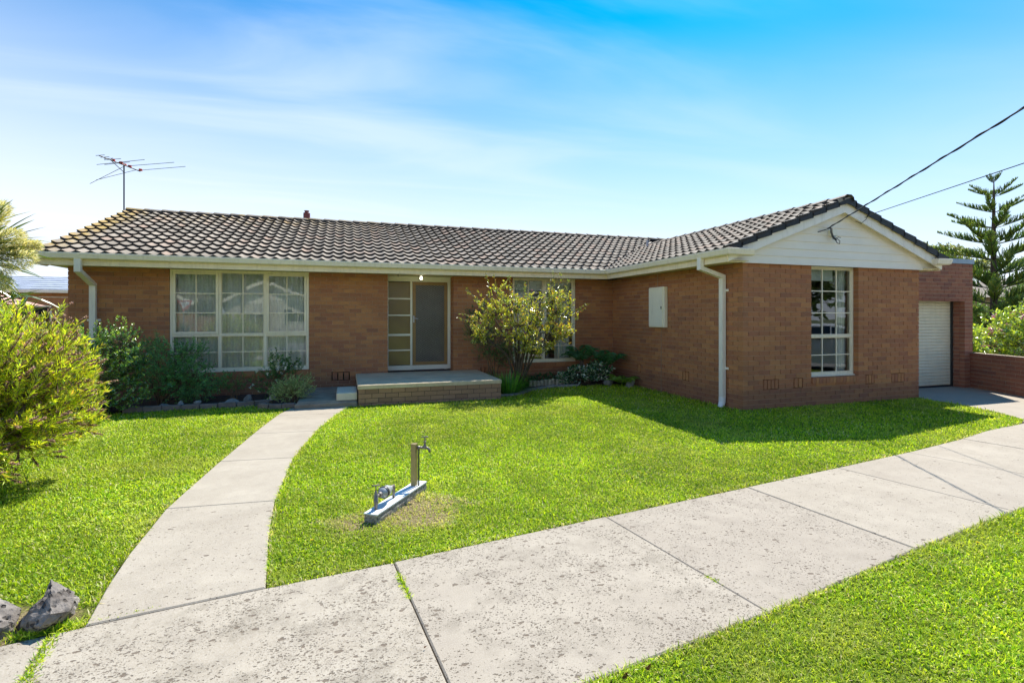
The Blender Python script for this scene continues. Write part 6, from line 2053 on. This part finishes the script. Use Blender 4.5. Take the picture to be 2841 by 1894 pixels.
def grass(name, label, poly, dens, box_, h=1.0, dry=0.06, lush=1.0):
    x0, x1, y0, y1 = box_
    nt0 = int((x1 - x0) * (y1 - y0) * dens)
    x = rng.uniform(x0, x1, nt0); y = rng.uniform(y0, y1, nt0)
    d = np.hypot(x, y)
    dz = x * ST + y * CT
    sx = 1420.5 + 1400 * (x * CT - y * ST) / np.maximum(dz, .1)
    p = np.clip((2.6 / np.maximum(d, 1.4)) ** 1.15, .13, 1)
    bq = np.minimum(np.hypot((x - .52), (y - 4.32)) / .42, np.hypot(x - .08, y - 4.14) / .20) + .9 * (vnoise(x, y, 5, 41) - .5)
    p = p * np.clip((bq - .35) * 2.4, .30, 1)
    for rx, ry, rr_ in ((-1.50, 3.30, .16), (-1.42, 3.36, .10), (-1.62, 3.28, .10), (-1.85, 3.38, .24)): p = np.where(np.hypot(x - rx, y - ry) < rr_, p * .12, p)
    k = (dz > .9) & (sx > -700) & (sx < 3500) & (rng.random(nt0) < p)
    x, y, d = x[k], y[k], d[k]
    k = inside(x, y, poly); x, y, d = x[k], y[k], d[k]
    n = len(x)
    sc = np.clip((d / 2.6) ** .52, 1, 2.4)
    ed = edge_dist(x, y, poly)
    patch = vnoise(x, y, 1.6, 3) * .6 + vnoise(x, y, 5.5, 4) * .4
    clump = vnoise(x, y, 14, 5)
    ln = rng.uniform(.015, .036, n) * (0.7 + .5 * patch + .5 * clump) * h * (1 + .18 * (sc - 1))
    ln *= 1 + .35 * (ed < .05)
    w = rng.uniform(.0028, .0056, n) * sc
    broad = (vnoise(x, y, 9, 31) > .66) & (rng.random(n) < .6)
    w = np.where(broad, w * 2.1, w); ln = np.where(broad, ln * .7, ln)
    az = rng.uniform(0, 2 * PI, n); tilt = rng.beta(2.6, 1.2, n) * 1.30
    H = np.stack([np.cos(az), np.sin(az), np.zeros(n)], 1); U_ = np.array([0, 0, 1.])
    Sd = np.stack([-np.sin(az), np.cos(az), np.zeros(n)], 1)
    tw_ = rng.uniform(-.9, .9, n); Sd = Sd * np.cos(tw_)[:, None] + H * np.sin(tw_)[:, None]
    B = np.stack([x, y, np.full(n, -.004)], 1)
    d1 = H * np.sin(tilt * .55)[:, None] + U_ * np.cos(tilt * .55)[:, None]
    d2 = H * np.sin(tilt * 1.35)[:, None] + U_ * np.cos(tilt * 1.35)[:, None]
    M_ = B + d1 * (ln * .55)[:, None]; T_ = M_ + d2 * (ln * .55)[:, None]
    T_[:, 2] = np.maximum(T_[:, 2], .003)
    V = np.empty((n, 5, 3)); V[:, 0] = B + Sd * (w * .4)[:, None]; V[:, 1] = B - Sd * (w * .4)[:, None]; V[:, 2] = M_ - Sd * (w * .5)[:, None]; V[:, 3] = M_ + Sd * (w * .5)[:, None]; V[:, 4] = T_
    pr_ = np.stack([.34 + .0 * x, .26 + .20 * (1 - patch), .20 * (patch + .3), .15 + .1 * clump, .05 + .04 * patch, dry + .40 * (ed < .035) + .10 * np.clip(vnoise(x, y, 2.3, 8) - .62, 0, 1) * 3], 1)
    bd = np.minimum(np.hypot((x - .55), (y - 4.34)) / .50, np.hypot(x - .05, y - 4.18) / .26) + .9 * (vnoise(x, y, 5, 41) - .5)
    bare = bd < .85
    bare &= vnoise(x, y, 11, 12) > .28
    pr_[:, 5] += bare * 1.6
    pr_ /= pr_.sum(1, keepdims=True)
    cu = pr_.cumsum(1); ix = (rng.random((n, 1)) > cu).sum(1); ix = np.minimum(ix, 5)
    col = GREENS[ix] * (1 + rng.normal(0, .17, (n, 1))) * lush * (.72 + .50 * vnoise(x, y, .8, 21) + .32 * (vnoise(x, y, 4, 22) - .5))[:, None]
    pale = np.clip(vnoise(x, y, 1.3, 51) * .65 + vnoise(x, y, 6, 52) * .45 - .55, 0, 1)[:, None] * 2.2
    col = col * (1 - .5 * np.clip(pale, 0, 1)) + np.array([[.62, .60, .14]]) * .5 * np.clip(pale, 0, 1)
    C5 = np.repeat(np.clip(col, .004, .8)[:, None], 5, 1); C5[:, :2] *= .88
    i5 = np.arange(n)[:, None] * 5
    o = np_mesh(name, V.reshape(-1, 3), [i5 + np.array([[0, 1, 2, 3]]), i5 + np.array([[3, 2, 4]])], 'grass_blade', None, C5.reshape(-1, 3), kind='stuff')
    o['label'] = label; o['category'] = 'grass'
    return n
ng = 0
ng += grass('grass', 'bright green mown lawn between the garden path, footpath and house', MAIN_LAWN, 13500, (-.6, 11.1, 3.3, 10.9))
ng += grass('grass', 'bright green mown lawn left of the garden path', LEFT_LAWN, 13500, (-7.5, -.85, 2.4, 10.6))
ng += grass('grass', 'green grass verge below the footpath in the lower right corner', VERGE, 14500, (-.5, 9.5, .7, 3.9), 1.1)
# grass in the joints of the pavement
def joint_grass(label, a, b, n, spread, h=1.0):
    a = np.array(a); b = np.array(b); t = rng.random(n)
    p = a + (b - a) * t[:, None] + rng.normal(0, spread, (n, 2))
    P = np.concatenate([p, np.full((n, 1), .004)], 1); dd = unit(rng.normal(size=(n, 3)) * [1, 1, .5] + [0, 0, .7])
    v, f, c = leaf_geo(P, dd, .035 * h * rng.uniform(.5, 1.2, n), .0055, palette(n, GREENS[:5]))
    v[:, 2] = np.maximum(v[:, 2], .006)
    o = np_mesh('joint_grass', v, [f], 'grass_blade', None, c, kind='stuff'); o['label'] = label; o['category'] = 'grass'
joint_grass('strip of grass growing in the left pavement joint beside the rocks', (-1.42, 3.17), (-1.30, 2.55), 700, .012)
joint_grass('tuft of grass growing in the upper end of the pavement joint at the centre', (.315, 3.25), (.35, 2.95), 200, .007)
joint_grass('sparse grass growing in the second pavement joint near the verge', (2.13, 2.62), (2.16, 2.52), 40, .006)
joint_grass('grass growing where the garden path meets the footpath', (-1.30, 3.24), (-.95, 3.29), 160, .008, .7)
joint_grass('green tufts growing in front of the two basalt rocks', (-1.60, 3.20), (-1.36, 3.24), 420, .022, 1.7)
Vd = []
for lb, sx, sy in (('yellow dandelion in the verge near the right edge of the photo', 2713, 1504), ('yellow dandelion in the verge touching the right edge of the photo', 2822, 1480), ('yellow dandelion in the lawn beside the garden path bend', 865, 1497), ('yellow dandelion in the lawn near the wing shadow tip', 1946, 1286)):
    c = at_z(sx, sy, .03); r_ = thing('dandelion', lb, 'flower', (c.x, c.y, 0), 'dandelions in the grass')
    m = MB(); m.tube([(c.x, c.y, 0), (c.x, c.y, .03)], .0015, 5); m.build('stem', 'copper_green', r_)
    n_ = 24; a = np.linspace(0, 2 * PI, n_, endpoint=False)
    v, f, cc = leaf_geo(np.tile([[c.x, c.y, .031]], (n_, 1)), np.stack([np.cos(a), np.sin(a), np.full(n_, .25)], 1), .013, .005, np.tile([[.75, .60, .02]], (n_, 1)))
    np_mesh('flower_head', v, [f], 'petal', r_, cc)
# a few fallen leaves on the footpath
for i, (sx, sy, lb) in enumerate(((1725, 1880, 'curled brown fallen leaf at the verge edge, bottom centre'), (1790, 1855, 'dark fallen leaf standing in the verge edge, bottom centre'), (1175, 1797, 'small reddish fallen leaf on the footpath slab'), (2420, 1570, 'small dark fallen leaf on the footpath near the verge'))):
    c = at_z(sx, sy, .02)
    v, f, cc = leaf_geo(np.array([[c.x, c.y, .02]]), np.array([[.8, .3, .15]]), .045 if i < 2 else .018, .03 if i < 2 else .01, np.array([[.16, .07, .035]]))
    v2 = v + np.array([0, 0, .0012]); F_ = np.concatenate([f, f[:, ::-1] + 4])
    o = np_mesh('fallen_leaf', np.concatenate([v, v2]), [F_], 'petal', None, np.concatenate([cc, cc])); tag(o, lb, 'leaf')
print('grass blades', ng, 'tris', sum(len(o.data.polygons) for o in S.objects if o.type == 'MESH'))
